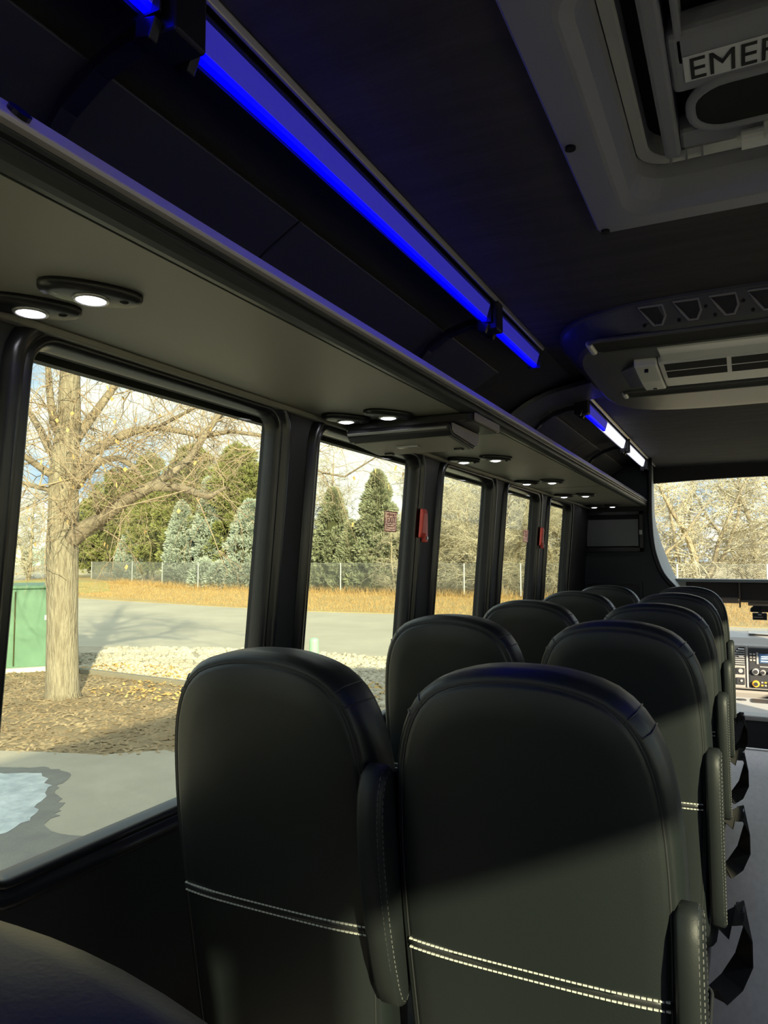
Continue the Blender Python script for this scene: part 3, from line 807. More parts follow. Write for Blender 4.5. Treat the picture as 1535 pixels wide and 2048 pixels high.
# ------------------------------------------------------------------ seats
def outline():
    key = [(0.176, 0.40), (0.182, 0.50), (0.188, 0.62), (0.193, 0.74), (0.194, 0.84), (0.191, 0.92), (0.184, 0.985), (0.171, 1.035), (0.150, 1.075), (0.118, 1.104), (0.078, 1.119), (0.038, 1.126)]
    key = [(x * 1.032, z) for x, z in key]
    pts = []
    K = [(key[0][0], key[0][1] - 0.1)] + key + [(0.0, 1.1275), (-0.038, 1.126)]
    for i in range(1, len(K) - 2):
        p0, p1, p2, p3 = (np.array(K[j]) for j in (i - 1, i, i + 1, i + 2))
        for u in (0, 0.5):
            pts.append(tuple(0.5 * ((2 * p1) + (-p0 + p2) * u + (2 * p0 - 5 * p1 + 4 * p2 - p3) * u * u + (-p0 + 3 * p1 - 3 * p2 + p3) * u ** 3)))
    pts.append((0.0, 1.1275))
    full = pts + [(-x, z) for x, z in reversed(pts[:-1])]
    bot = [(-0.12, 0.385), (-0.06, 0.38), (0.0, 0.38), (0.06, 0.38), (0.12, 0.385)]
    return full + bot
OUT = outline()
def inset(d):
    n = len(OUT); r = []
    for i in range(n):
        a, p, c = (np.array(OUT[j % n]) for j in (i - 1, i, i + 1))
        t = c - a; t = t / np.linalg.norm(t)
        nr = np.array((-t[1], t[0]))     # outline runs counter-clockwise: inward normal
        r.append(tuple(p + nr * d))
    return r
def scaled(s, cz=0.76):
    return [(x * s, cz + (z - cz) * s) for x, z in inset(0.03)]
REC = 0.145
def ry(z): return -(z - 0.45) * REC - 0.030 * max(0.0, (z - 0.9)) ** 1.5
RY0S = 0.10     # root is this far ahead of the back's top
def make_seat(aisle):
    t = thing('bus_seat', (0, 0, 0), 'x', 'seat', 'black leather passenger seats')
    rings = []
    prof = [(('s', 0.03), -0.066), (('s', 0.35), -0.0655), (('s', 0.65), -0.064), (('s', 0.88), -0.060), (('d', 0.026), -0.0575), (('d', 0.0205), -0.0545), (('d', 0.017), -0.0510), (('d', 0.0125), -0.0530),
            (('d', 0.007), -0.046), (('d', 0.001), -0.036), (('d', 0.0), -0.020), (('d', -0.001), 0.0), (('d', 0.0), 0.025), (('d', 0.006), 0.042), (('d', 0.022), 0.056), (('s', 0.85), 0.062), (('s', 0.4), 0.060), (('s', 0.03), 0.058)]
    for (kk, v), y in prof:
        lp = scaled(v) if kk == 's' else inset(v)
        rings.append([(x, ry(z) + y, z) for x, z in lp])
    back = MB().loft(rings).build('backrest', LEATHER, t, smooth=True, local=True)
    ORG[back.name] = Vector((0, 0, 0))
    lp = inset(0.0170)
    MB().tube([(x, ry(z) - 0.0512, z) for x, z in lp], 0.0019, 6, closed=True).build('back_seam', SEAM, back, smooth=True, local=True)
    # short doubled seams across the upper corners of the gusset
    for s in (1, -1):
        b = MB()
        for dz in (0.0, 0.010):
            q = []
            for d, y in ((0.0170, -0.052), (0.009, -0.0495), (0.0005, -0.037), (-0.0012, -0.020), (-0.002, 0.0), (-0.001, 0.025)):
                L = inset(d)
                i = min(range(len(L)), key=lambda k: abs(L[k][1] - (1.058 + dz)) + (10 if L[k][0] * s < 0 else 0) + (10 if abs(L[k][0]) < 0.05 else 0))
                p, r2 = L[i], L[i - 1 if s > 0 else i + 1]
                fr = 0.0 if dz == 0 else 0.35
                x, z = p[0] + (L[(i + 1 if s > 0 else i - 1) % len(L)][0] - p[0]) * fr, p[1] + (L[(i + 1 if s > 0 else i - 1) % len(L)][1] - p[1]) * fr
                q.append((x, ry(z) + y, z))
            b.tube(q, 0.0013, 6)
        b.build('corner_seam', SEAM, back, smooth=True, local=True)
    # waist band fold and two rows of pale stitches
    zc = 0.713
    b = MB()
    for zz in (zc + 0.0062, zc - 0.0062):
        for k in range(50):
            x = -0.180 + 0.360 * (k + 0.5) / 50
            y = ry(zz) - 0.0650 + 0.009 * (abs(x) / 0.18) ** 4
            hw, hh = 0.0028, 0.0011
            b.box(x - hw, x + hw, y - 0.0016, y + 0.002, zz - hh, zz + hh)
    b.build('stitching', THREAD, back, kind='stuff', label='two rows of pale stitches', local=True)
    b = MB()
    rg = []
    for k in range(17):
        x = -0.182 + 0.364 * k / 16
        y = ry(zc) - 0.0632 + 0.009 * (abs(x) / 0.18) ** 4
        rg.append([(x, y + 0.004, zc - 0.006), (x, y - 0.0022, zc - 0.0035), (x, y - 0.0022, zc + 0.0035), (x, y + 0.004, zc + 0.006)])
    b.loft(rg).build('waist_fold', SEAM, back, smooth=True, local=True)
    # cushion
    cs = []
    for y, hx, z0, z1 in ((0.035, 0.17, 0.36, 0.44), (0.05, 0.196, 0.335, 0.462), (0.20, 0.200, 0.33, 0.466), (0.40, 0.200, 0.33, 0.476), (0.47, 0.198, 0.335, 0.470), (0.495, 0.18, 0.355, 0.440)):
        cs.append([(x, y, z) for x, z in rrect(-hx, hx, z0, z1, 0.035, 4)])
    cu = MB().loft(cs).build('cushion', LEATHER_SIDE, t, smooth=True, local=True)
    MB().tube([(x, y, 0.452) for x, y in rrect(-0.200, 0.200, 0.06, 0.485, 0.03, 4)], 0.004, 6, closed=True).build('cushion_piping', SEAM, cu, smooth=True, local=True)
    MB().box(-0.175, 0.175, 0.0, 0.44, 0.275, 0.333).build('seat_frame', PLASTIC_BLK, t, bevel=0.008, local=True)
    for s in (-1, 1):
        MB().prism([(0.10, 0.0), (0.36, 0.0), (0.36, 0.012), (0.27, 0.03), (0.25, 0.276), (0.17, 0.276), (0.15, 0.03), (0.10, 0.012)], 'x', s * 0.13 - 0.015, s * 0.13 + 0.015).build('leg', PLASTIC_BLK, t, bevel=0.003, local=True)
    # raised armrest standing beside the back
    def arm(x, ztop, length, name, th=0.0215, wide=0.050):
        rings = []
        n = 20
        def teardrop(sc, ins):
            r = []
            for k in range(n):
                u = 2 * math.pi * k / n
                z = ztop - length / 2 + (length / 2 - ins) * math.sin(u)
                w = (wide + 0.012 * math.sin(u)) - ins
                y = ry(z) - wide - 0.002 + w * math.copysign(abs(math.cos(u)) ** 0.8, math.cos(u))
                r.append((y, z))
            return r
        for dx, ins in ((-th, 0.016), (-th * 0.93, 0.007), (-th * 0.6, 0.0), (th * 0.6, 0.0), (th * 0.93, 0.007), (th, 0.016)):
            rings.append([(x + dx, y, z) for y, z in teardrop(1, ins)])
        a = MB().loft(rings).build(name, LEATHER_SIDE, t, smooth=True, local=True)
        b = MB()
        for ins in (0.009, 0.002):
            tp = teardrop(1, ins)
            xx = x + th * (0.94 if ins > 0.005 else 0.66)
            for k in range(n):
                p, q = tp[k], tp[(k + 1) % n]
                m = max(1, int(math.hypot(q[0] - p[0], q[1] - p[1]) / 0.008))
                for j in range(m):
                    y0, z0 = p[0] + (q[0] - p[0]) * (j + 0.2) / m, p[1] + (q[1] - p[1]) * (j + 0.2) / m
                    y1, z1 = p[0] + (q[0] - p[0]) * (j + 0.8) / m, p[1] + (q[1] - p[1]) * (j + 0.8) / m
                    b.add([(xx, y0, z0), (xx, y1, z1), (xx + 0.0012, y1, z1 + 0.0008), (xx + 0.0012, y0, z0 + 0.0008)], [(0, 1, 2, 3)])
        b.build('arm_stitching', M_ARM, a, kind='stuff', local=True)
    if aisle:
        arm(0.2035, 0.850, 0.42, 'armrest', 0.017, 0.040)
        # lap belt hanging in a loop on the aisle side
        pts = [(0.20, 0.02, 0.40), (0.232, 0.05, 0.425), (0.252, 0.10, 0.415), (0.262, 0.15, 0.35), (0.250, 0.17, 0.27), (0.222, 0.14, 0.225), (0.19, 0.08, 0.215), (0.17, 0.05, 0.24)]
        rg = []
        for i, p in enumerate(pts):
            p = Vector(p); a = Vector(pts[max(i - 1, 0)]); c = Vector(pts[min(i + 1, len(pts) - 1)])
            tn = (c - a).normalized()
            wd = Vector((math.cos(0.5 + 0.45 * i), math.sin(0.5 + 0.45 * i), 0.35)).normalized()
            wd = (wd - tn * wd.dot(tn)).normalized()
            nn = tn.cross(wd) * 0.0016
            w = wd * 0.028
            rg.append([p - w - nn, p + w - nn, p + w + nn, p - w + nn])
        bl = MB().loft(rg).build('seat_belt', BELT, t, local=True)
        MB().box(0.236, 0.256, 0.07, 0.125, 0.405, 0.43).build('buckle', PLASTIC_BLK, bl, bevel=0.004, local=True)
    else:
        arm(0.2085, 0.975, 0.37, 'armrest')
    return t
M_ARM = M('dull_thread', (0.16, 0.16, 0.155), 0.7)
ROWS = [(0.165, 'row beside the camera'), (1.000, 'nearest full row'), (1.825, 'second row ahead'), (2.600, 'third row ahead'), (3.430, 'fourth row ahead'), (4.280, 'front row by the bulkhead')]
AX, WXX = -0.277, -0.700
lab_a = ['black leather aisle seat whose top edge crosses the lower corner beside the camera',
         'biggest black leather aisle seat in the centre with a bright double stitch line',
         'black leather aisle seat in the second row, right behind the biggest seat',
         'black leather aisle seat in the third row, counted from the biggest seat',
         'black leather aisle seat in the fourth row, next to the front one',
         'black leather aisle seat in the front row beside the bulkhead opening']
lab_w = [None, 'big black leather window seat beside the first window sill, armrest raised on its aisle side',
         'black leather window seat in the second row, under the second window',
         'black leather window seat in the third row, under the third window',
         'black leather window seat in the fourth row, under the fourth window',
         'black leather window seat in the front row below the bulkhead screen']
sa = make_seat(True); sw = make_seat(False)
for i, (y, _) in enumerate(ROWS):
    yr = y + RY0S + 0.01
    o = sa if i == 0 else copy_tree(sa, (0, 0, 0), lab_a[i])
    o['label'] = lab_a[i]; o.location = (AX, yr, 0)
    if i == 0: continue
    o = sw if i == 1 else copy_tree(sw, (0, 0, 0), lab_w[i])
    o['label'] = lab_w[i]; o.location = (WXX, yr, 0)

# ------------------------------------------------------------------ cab
dash = thing('dashboard', (0.13, 7.2, -0.33), 'grey dashboard with black radio stack and air vent beyond the seats', 'dashboard')
MB().prism([(7.28, -0.33), (7.75, -0.33), (7.95, 0.40), (7.95, 0.58), (7.60, 0.60), (7.32, 0.575), (7.24, 0.52), (7.22, 0.45), (7.24, 0.10), (7.28, 0.0)], 'x', -1.0, 1.27).build('dash_body', DASH, dash, bevel=0.015)
MB().box(-0.115, 0.50, 7.185, 7.26, 0.14, 0.525).build('centre_bezel', DASH, dash, bevel=0.02, seg=3)
MB().box(0.012, 0.47, 7.176, 7.20, 0.155, 0.505).build('centre_stack', DASH_DK, dash, bevel=0.012)
MB().box(-0.004, 0.010, 7.172, 7.20, 0.16, 0.52).build('bezel_strip', SILVER, dash, bevel=0.004)
MB().prism([(-0.092, 0.345), (-0.014, 0.345), (-0.014, 0.505), (-0.055, 0.505), (-0.092, 0.470)], 'y', 7.178, 7.19).build('air_vent', VOID, dash, bevel=0.004)
vent = dash.children[-1]
for k in range(8):
    z = 0.357 + 0.0185 * k
    x0 = -0.090 if z < 0.46 else -0.090 + (z - 0.46) * 0.9
    MB().prism([(7.168, z), (7.178, z + 0.007), (7.180, z + 0.004), (7.170, z - 0.003)], 'x', x0, -0.016).build('vent_slat', SILVER, vent)
MB().box(-0.062, -0.026, 7.162, 7.170, 0.418, 0.432).build('vent_tab', SILVER, vent, bevel=0.002)
sc = MB().box(0.098, 0.33, 7.170, 7.18, 0.375, 0.455).build('display', LCD, dash, bevel=0.003, label='small lit blue display')
for z, x1 in ((0.432, 0.20), (0.415, 0.24), (0.392, 0.28)):
    MB().box(0.112, x1, 7.1685, 7.1705, z - 0.004, z + 0.004).build('display_line', LCD_TXT, sc)
MB().box(0.075, 0.092, 7.168, 7.178, 0.365, 0.465).build('display_frame', SILVER, dash, bevel=0.003)
for i in range(2):
    for j in range(3):
        MB().box(0.024 + 0.026 * i, 0.042 + 0.026 * i, 7.168, 7.178, 0.39 + 0.026 * j, 0.404 + 0.026 * j).build('radio_button', SILVER if j == 2 else DASH, dash, bevel=0.002)
for x, z, r, m in ((0.066, 0.300, 0.030, SILVER), (0.122, 0.296, 0.024, DASH), (0.182, 0.30, 0.014, DASH), (0.230, 0.30, 0.030, SILVER)):
    k = MB().cyl((x, 7.165, z), (0, -1, 0), r, 0.03, 20, r * 0.86).build('radio_knob', m, dash, bevel=0.003)
    MB().cyl((x, 7.148, z), (0, -1, 0), r * 0.6, 0.006, 18).build('knob_cap', DASH_DK, k)
for x, z, r in ((0.066, 0.196, 0.030), (0.20, 0.196, 0.030)):
    k = MB().cyl((x, 7.165, z), (0, -1, 0), r, 0.026, 20, r * 0.9).build('climate_dial', ORANGE, dash, bevel=0.003)
    MB().cyl((x, 7.150, z), (0, -1, 0), r * 0.55, 0.012, 18).build('knob_cap', DASH_DK, k)
for i in range(3):
    for j in range(2):
        MB().box(0.106 + 0.026 * i, 0.124 + 0.026 * i, 7.168, 7.178, 0.178 + 0.026 * j, 0.190 + 0.026 * j).build('climate_button', ORANGE if (i + j) % 2 == 0 else DASH, dash, bevel=0.002)
MB().box(0.10, 0.40, 7.168, 7.178, 0.340, 0.348).build('button_row', SILVER, dash)
MB().box(-0.085, -0.018, 7.172, 7.19, 0.27, 0.325).build('switch_panel', DASH_DK, dash, bevel=0.004)
MB().cyl((-0.05, 7.170, 0.30), (0, -1, 0), 0.018, 0.012, 14).build('lighter_socket', SILVER, dash)
MB().box(-0.085, -0.018, 7.172, 7.19, 0.18, 0.24).build('switch_panel', DASH_DK, dash, bevel=0.004)
MB().cyl((-0.045, 7.170, 0.215), (0, -1, 0), 0.010, 0.012, 14).build('rocker_switch', SILVER, dash)
MB().prism([(7.42, 0.598), (7.90, 0.583), (7.90, 0.592), (7.42, 0.607)], 'x', 0.02, 0.60).build('top_tray', SILVER, dash, bevel=0.004)
con = thing('engine_console', (0.13, 6.65, -0.33), 'pale grey engine cover and console between the front seats', 'console')
MB().prism([(6.30, -0.33), (6.30, 0.052), (7.20, 0.062), (7.20, -0.33)], 'x', -0.16, 0.46).build('console_side', DASH_DK, con, bevel=0.01)
MB().prism([(6.285, 0.048), (6.285, 0.085), (6.34, 0.105), (6.98, 0.105), (7.05, 0.065), (7.05, 0.048)], 'x', -0.165, 0.465).build('console_top', CONSOLE_LT, con, bevel=0.012, seg=3)
MB().prism(rrect(0.02, 0.40, 6.75, 6.93, 0.03, 4), 'z', 0.104, 0.109).build('storage_tray', DASH_DK, con)
MB().cyl((-0.05, 6.84, 0.107), (0, 0, 1), 0.04, 0.006, 20).build('cup_holder', DASH_DK, con)
rz = MB().prism([(5.62, -0.33), (5.66, -0.33), (5.66, -0.03), (5.62, -0.03)], 'x', -0.30, 0.66).build('floor_riser', DASH_DK, kind='structure')

oh = thing('overhead_console', (0.13, 5.95, 1.11), 'dark overhead console hanging below the upper windscreen', 'overhead console')
MB().prism([(5.80, 1.108), (5.80, 1.00), (5.88, 0.985), (6.25, 1.0), (6.25, 1.108)], 'x', -0.385, -0.035).build('left_half', HEADER, oh, bevel=0.006)
MB().prism([(5.78, 1.108), (5.78, 0.985), (5.86, 0.965), (6.25, 0.985), (6.25, 1.108)], 'x', -0.028, 0.75).build('centre_pod', HEADER, oh, bevel=0.008)
MB().prism([(5.77, 1.108), (5.77, 0.99), (5.80, 0.93), (5.83, 0.93), (5.83, 1.108)], 'x', -0.037, -0.026).build('divider', VISOR, oh, bevel=0.003)
vs = tag(MB().prism([(5.93, 0.984), (6.16, 0.940), (6.16, 0.952), (5.93, 0.996)], 'x', -0.30, -0.04).build('sun_visor', VISOR, bevel=0.004), 'brown sun visor folded up under the overhead console', 'sun visor')
vs2 = tag(MB().prism([(5.90, 0.955), (6.16, 0.925), (6.16, 0.938), (5.90, 0.968)], 'x', 0.02, 0.42).build('sun_visor', VISOR, bevel=0.004), 'brown sun visor above the rear-view mirror', 'sun visor')
mir = thing('rear_view_mirror', (0.17, 6.3, 0.90), 'rear-view mirror with bright glass below the overhead console', 'mirror')
MB().prism([(0.035, 0.868), (0.33, 0.868), (0.345, 0.905), (0.33, 0.935), (0.075, 0.935), (0.035, 0.895)], 'y', 6.31, 6.335).build('mirror_housing', PLASTIC_BLK, mir, bevel=0.006)
MB().prism([(0.042, 0.874), (0.10, 0.874), (0.125, 0.930), (0.078, 0.930), (0.042, 0.893)], 'y', 6.306, 6.311).build('mirror_glass', MIRROR, mir)
MB().tube([(0.19, 6.33, 0.92), (0.19, 6.50, 0.97)], 0.012, 8).build('stalk', PLASTIC_BLK, mir)
dc = thing('dash_camera', (0.10, 6.35, 0.84), 'small black dash camera hanging under the mirror', 'camera')
MB().box(0.050, 0.150, 6.33, 6.37, 0.808, 0.862).build('camera_body', PLASTIC_BLK, dc, bevel=0.005)
MB().box(0.058, 0.120, 6.327, 6.331, 0.826, 0.832).build('camera_strip', SILVER, dc)
MB().box(0.088, 0.112, 6.326, 6.331, 0.845, 0.852).build('camera_badge', LABEL, dc)
MB().box(0.09, 0.115, 6.345, 6.36, 0.860, 0.875).build('camera_mount', PLASTIC_BLK, dc)
# lower windscreen
MB().prism([(7.80, 0.55), (6.30, 1.10), (6.302, 1.105), (7.805, 0.556)], 'x', -0.95, 1.2).build('window_17', CLEAR, kind='structure')

# ------------------------------------------------------------------ outdoors: ground
GZ = -0.85
def slab(name, poly, mat, top, th=0.06, label=None, cat=None):
    o = MB().prism(poly, 'z', top - th, top).build(name, mat, kind='structure')
    return o
slab('ground', [(-400, -120), (200, -120), (200, 400), (-400, 400)], SOIL, GZ - 0.06, 0.1)
ROADP = [(-14.5, 12.85), (-11.4, 13.9), (-9.4, 14.5), (-7.2, 14.4), (40, 14.5), (40, 25.6), (0.6, 25.6), (-9.4, 26), (-16, 25.4), (-21.7, 26.4), (-32.6, 28.6), (-37, 30.1), (-52, 40.0), (-60, 45.5), (-62, 52),
         (-97, 82), (-190, 156), (-240, 200), (-260, 176), (-120, 82), (-70, 48), (-48, 33), (-36, 14), (-30, 5), (-22, 6)]
slab('road', ROADP, ROADM, GZ)
slab('lawn_strip', [(-61, 45.6), (-52, 39.8), (-37, 30.0), (-32.6, 28.5), (-21.7, 26.3), (-16, 25.35), (-9.4, 25.9), (0.6, 25.5), (40, 25.5), (40, 70), (-60, 75), (-80, 68)], DRY, GZ + 0.02)
slab('lawn_tip', [(-60.8, 45.5), (-52, 39.9), (-40, 32.3), (-36, 30.2), (-37, 35), (-50, 47), (-62, 52)], GREENISH, GZ + 0.05)
LOTP = [(-13, -30), (-8.2, 5.3), (-7.45, 5.55), (-6.9, 5.75), (-6.33, 5.92), (-5.84, 6.37), (-5.2, 7.2), (-4.8, 9.2), (20, 9.2), (20, -30)]
slab('lot', LOTP, ASPHALT, GZ)
MULCHP = [(-16, 3), (-8.3, 5.1), (-7.45, 5.5), (-6.9, 5.68), (-6.3, 5.85), (-5.7, 6.3), (-5.1, 7.2), (-4.9, 9.4), (-8.8, 9.72), (-11.2, 9.95), (-16, 10.4)]
slab('mulch_bed', MULCHP, MULCHM, GZ - 0.012)
GRAVELP = [(-16, 10.4), (-11.2, 9.95), (-8.78, 9.72), (-4.9, 9.3), (20, 9.2), (20, 14.3), (-7.2, 14.3), (-9.4, 14.6), (-11.4, 13.95), (-14.5, 12.9), (-18, 11.5)]
slab('gravel_bed', GRAVELP, GRAVELM, GZ - 0.006)

def wobble(poly, amp, seed, n=4):
    rr = random.Random(seed); o = []
    for i in range(len(poly)):
        a, c = poly[i], poly[(i + 1) % len(poly)]
        for k in range(n):
            t = k / n
            o.append((a[0] + (c[0] - a[0]) * t + rr.uniform(-amp, amp), a[1] + (c[1] - a[1]) * t + rr.uniform(-amp, amp)))
    return o
tag(MB().prism(wobble([(-7.6, 4.6), (-6.87, 5.12), (-6.5, 5.29), (-6.22, 5.33), (-5.96, 5.17), (-5.80, 4.90), (-5.62, 4.72), (-5.40, 4.60), (-5.21, 4.42), (-5.05, 4.15), (-4.62, 4.12), (-4.35, 3.95), (-4.6, 3.2), (-6.2, 2.9)], 0.035, 3), 'z', GZ - 0.02, GZ + 0.003).build('wet_patch', WETM), 'dark wet stain on the asphalt around the frozen puddle', 'stain')
tag(MB().prism(wobble([(-7.3, 4.3), (-6.75, 4.95), (-6.35, 5.12), (-6.12, 5.08), (-5.85, 4.82), (-5.62, 4.58), (-5.33, 4.33), (-5.24, 4.05), (-5.2, 3.7), (-5.8, 3.3), (-6.6, 3.4)], 0.04, 5), 'z', GZ - 0.015, GZ + 0.006).build('puddle', PUDDLE), 'pale bluish frozen puddle on the asphalt below the window', 'puddle')

def inpoly(x, y, poly):
    c = False; n = len(poly)
    for i in range(n):
        (x1, y1), (x2, y2) = poly[i], poly[i - 1]
        if (y1 > y) != (y2 > y) and x < (x2 - x1) * (y - y1) / (y2 - y1) + x1: c = not c
    return c
def scatter(poly, n, x0, x1, y0, y1, seed):
    rr = random.Random(seed); r = []
    while len(r) < n:
        x, y = rr.uniform(x0, x1), rr.uniform(y0, y1)
        if inpoly(x, y, poly): r.append((x, y))
    return r
# wood chips
b_v, b_f = [], []
def chip(x, y, z, L, w, h, a, tilt):
    ca, sa_ = math.cos(a), math.sin(a)
    n = len(b_v)
    for dx, dy, dz in ((-L, -w, 0), (L, -w, tilt), (L, w, tilt), (-L, w, 0), (0, 0, h + tilt)):
        b_v.append((x + dx * ca - dy * sa_, y + dx * sa_ + dy * ca, z + dz))
    b_f.extend([(n, n + 1, n + 4), (n + 1, n + 2, n + 4), (n + 2, n + 3, n + 4), (n + 3, n, n + 4)])
for x, y in scatter(MULCHP, 5200, -12.5, -5, 5, 10, 11):
    chip(x, y, GZ - 0.012, R.uniform(0.02, 0.07), R.uniform(0.008, 0.022), R.uniform(0.006, 0.02), R.uniform(0, 6.3), R.uniform(-0.004, 0.018))
o = fast_mesh('wood_chips', b_v, b_f, CHIP, kind='stuff'); tag(o, 'scattered wood chip mulch around the bare tree', 'mulch')
b_v, b_f = [], []
for x, y in scatter(MULCHP, 260, -9.6, -5.5, 8.4, 9.8, 12) + scatter(GRAVELP, 1500, -11.6, -5.0, 9.7, 11.2, 13):
    chip(x, y, GZ + 0.01, R.uniform(0.018, 0.04), R.uniform(0.012, 0.025), R.uniform(0.005, 0.02), R.uniform(0, 6.3), R.uniform(0, 0.03))
o = fast_mesh('fallen_leaves', b_v, b_f, LEAFM, kind='stuff'); tag(o, 'orange fallen leaves along the timber edging', 'leaves')
# stones
ico = [(0, 0, 1), (0.894, 0, 0.447), (0.276, 0.851, 0.447), (-0.724, 0.526, 0.447), (-0.724, -0.526, 0.447), (0.276, -0.851, 0.447), (0.724, 0.526, -0.447), (-0.276, 0.851, -0.447), (-0.894, 0, -0.447), (-0.276, -0.851, -0.447), (0.724, -0.526, -0.447), (0, 0, -1)]
icf = [(0, 1, 2), (0, 2, 3), (0, 3, 4), (0, 4, 5), (0, 5, 1), (1, 6, 2), (2, 7, 3), (3, 8, 4), (4, 9, 5), (5, 10, 1), (1, 10, 6), (2, 6, 7), (3, 7, 8), (4, 8, 9), (5, 9, 10)]
b_v, b_f = [], []
for x, y in scatter(GRAVELP, 6500, -13.5, 0.5, 9.6, 14.4, 14):
    n = len(b_v); s = R.uniform(0.03, 0.075); a = R.uniform(0, 6.3); e1, e2 = R.uniform(0.8, 1.4), R.uniform(0.45, 0.8)
    for px, py, pz in ico:
        qx, qy = px * e1 * s, py * s
        b_v.append((x + qx * math.cos(a) - qy * math.sin(a), y + qx * math.sin(a) + qy * math.cos(a), GZ + 0.01 + pz * s * e2))
    b_f.extend([tuple(i + n for i in q) for q in icf])
o = fast_mesh('river_stones', b_v, b_f, STONE, kind='stuff'); tag(o, 'pale river stones covering the bed between timber edging and road', 'gravel')
# timber edging
ed = thing('timber_edging', (-8, 9.7, GZ), 'weathered timber edging between mulch and stones', 'edging')
for (xa, ya), (xb, yb) in (((-13.6, 10.28), (-11.25, 9.97)), ((-11.2, 9.96), (-8.80, 9.74)), ((-8.76, 9.73), (-6.3, 9.48)), ((-6.26, 9.47), (-4.9, 9.33))):
    d = Vector((xb - xa, yb - ya, 0)).normalized(); nn = Vector((-d.y, d.x, 0)) * 0.06
    A, B = Vector((xa, ya, 0)), Vector((xb, yb, 0))
    MB().prism([tuple((A - nn)[:2]), tuple((B - nn)[:2]), tuple((B + nn)[:2]), tuple((A + nn)[:2])], 'z', GZ - 0.03, GZ + 0.075).build('plank', TIMBER, ed, bevel=0.01)

# dry grass tufts by the fence and on the strip
def blades(poly, n, box, h0, h1, seed, z):
    rr = np.random.RandomState(seed)
    pts = np.array(scatter(poly, n, *box, seed))
    m = len(pts)
    h = rr.uniform(h0, h1, m); a = rr.uniform(0, 6.28, m); lean = rr.uniform(0.2, 0.9, m) * h; la = rr.uniform(0, 6.28, m)
    w = rr.uniform(0.006, 0.015, m)
    v = np.zeros((m, 3, 3))
    v[:, 0, 0] = pts[:, 0] - np.cos(a) * w; v[:, 0, 1] = pts[:, 1] - np.sin(a) * w; v[:, 0, 2] = z
    v[:, 1, 0] = pts[:, 0] + np.cos(a) * w; v[:, 1, 1] = pts[:, 1] + np.sin(a) * w; v[:, 1, 2] = z
    v[:, 2, 0] = pts[:, 0] + np.cos(la) * lean; v[:, 2, 1] = pts[:, 1] + np.sin(la) * lean; v[:, 2, 2] = z + h
    f = np.arange(m * 3).reshape(m, 3)
    return v.reshape(-1, 3), f
GR = [(-52, 41), (-36, 30.5), (-21.7, 26.6), (-16, 25.6), (-9.4, 26.1), (10, 25.7), (12, 40), (-12, 40), (-35, 41), (-52, 50)]
v1, f1 = blades(GR, 48000, (-52, 12, 25, 50), 0.05, 0.15, 21, GZ + 0.02)
GF = [(-50, 46.5), (-35, 39.3), (-11, 37.6), (10, 38.0), (10, 40.5), (-11, 39.8), (-35, 42), (-50, 49)]
v2, f2 = blades(GF, 9000, (-52, 12, 36, 50), 0.15, 0.60, 22, GZ + 0.02)
o = fast_mesh('dry_grass', np.vstack([v1, v2]), np.vstack([f1, f2 + len(v1)]), DRYB, kind='stuff'); tag(o, 'dry orange grass on the verge along the fence', 'grass')

# ------------------------------------------------------------------ utility box, pipe, teal box, building
ub = thing('utility_box', (-12.2, 9.4, GZ), 'large green metal utility cabinet beside the bare tree trunk', 'utility box', rz=0)
def rbox(cx, cy, hx, hy, a, z0, z1, b=None):
    b = b or MB()
    ca, sa_ = math.cos(a), math.sin(a)
    p = [(cx + x * ca - y * sa_, cy + x * sa_ + y * ca) for x, y in ((-hx, -hy), (hx, -hy), (hx, hy), (-hx, hy))]
    return b.prism(p, 'z', z0, z1)
UA = math.radians(53)
UC = (-13.15, 9.95)
rbox(*UC, 1.0, 0.85, UA, GZ + 0.06, GZ + 1.55).build('cabinet', BOXGREEN, ub, bevel=0.02)
rbox(*UC, 1.04, 0.89, UA, GZ + 1.55, GZ + 1.62).build('cabinet_lid', BOXGREEN, ub, bevel=0.02)
rbox(*UC, 1.15, 1.0, UA, GZ - 0.03, GZ + 0.07).build('concrete_pad', CONCRETE, ub, bevel=0.01)
fx, fy = math.sin(UA), -math.cos(UA)
rbox(UC[0] + fx * 0.86 + math.cos(UA) * 0.02, UC[1] + fy * 0.86 + math.sin(UA) * 0.02, 0.012, 0.012, UA, GZ + 0.1, GZ + 1.5).build('door_seam', SHADEGREEN, ub)
for q, z in ((0.55, 0.95), (0.75, 0.6), (0.7, 1.2)):
    rbox(UC[0] + fx * 0.853 + math.cos(UA) * q, UC[1] + fy * 0.853 + math.sin(UA) * q, 0.015, 0.004, UA, GZ + z, GZ + z + 0.09).build('paint_chip', LABEL, ub)
pp = MB(); pp.tube([(-8.05, 13.1, GZ - 0.02), (-8.05, 13.1, GZ + 0.42), (-8.05, 13.1, GZ + 0.47), (-8.05, 13.1, GZ + 0.49)], [0.10, 0.10, 0.085, 0.04], 14)
pp = pp.build('marker_post', PALEGREEN, smooth=False); tag(pp, 'short pale green marker post standing in the stones', 'post')
tb = MB(); tb.box(-7.3, -5.7, 18.9, 20.1, GZ - 0.02, GZ + 0.42); tb = tb.build('low_teal_box', BOXTEAL, bevel=0.03); tag(tb, 'low teal utility lid by the road, just above the seat tops', 'utility box')

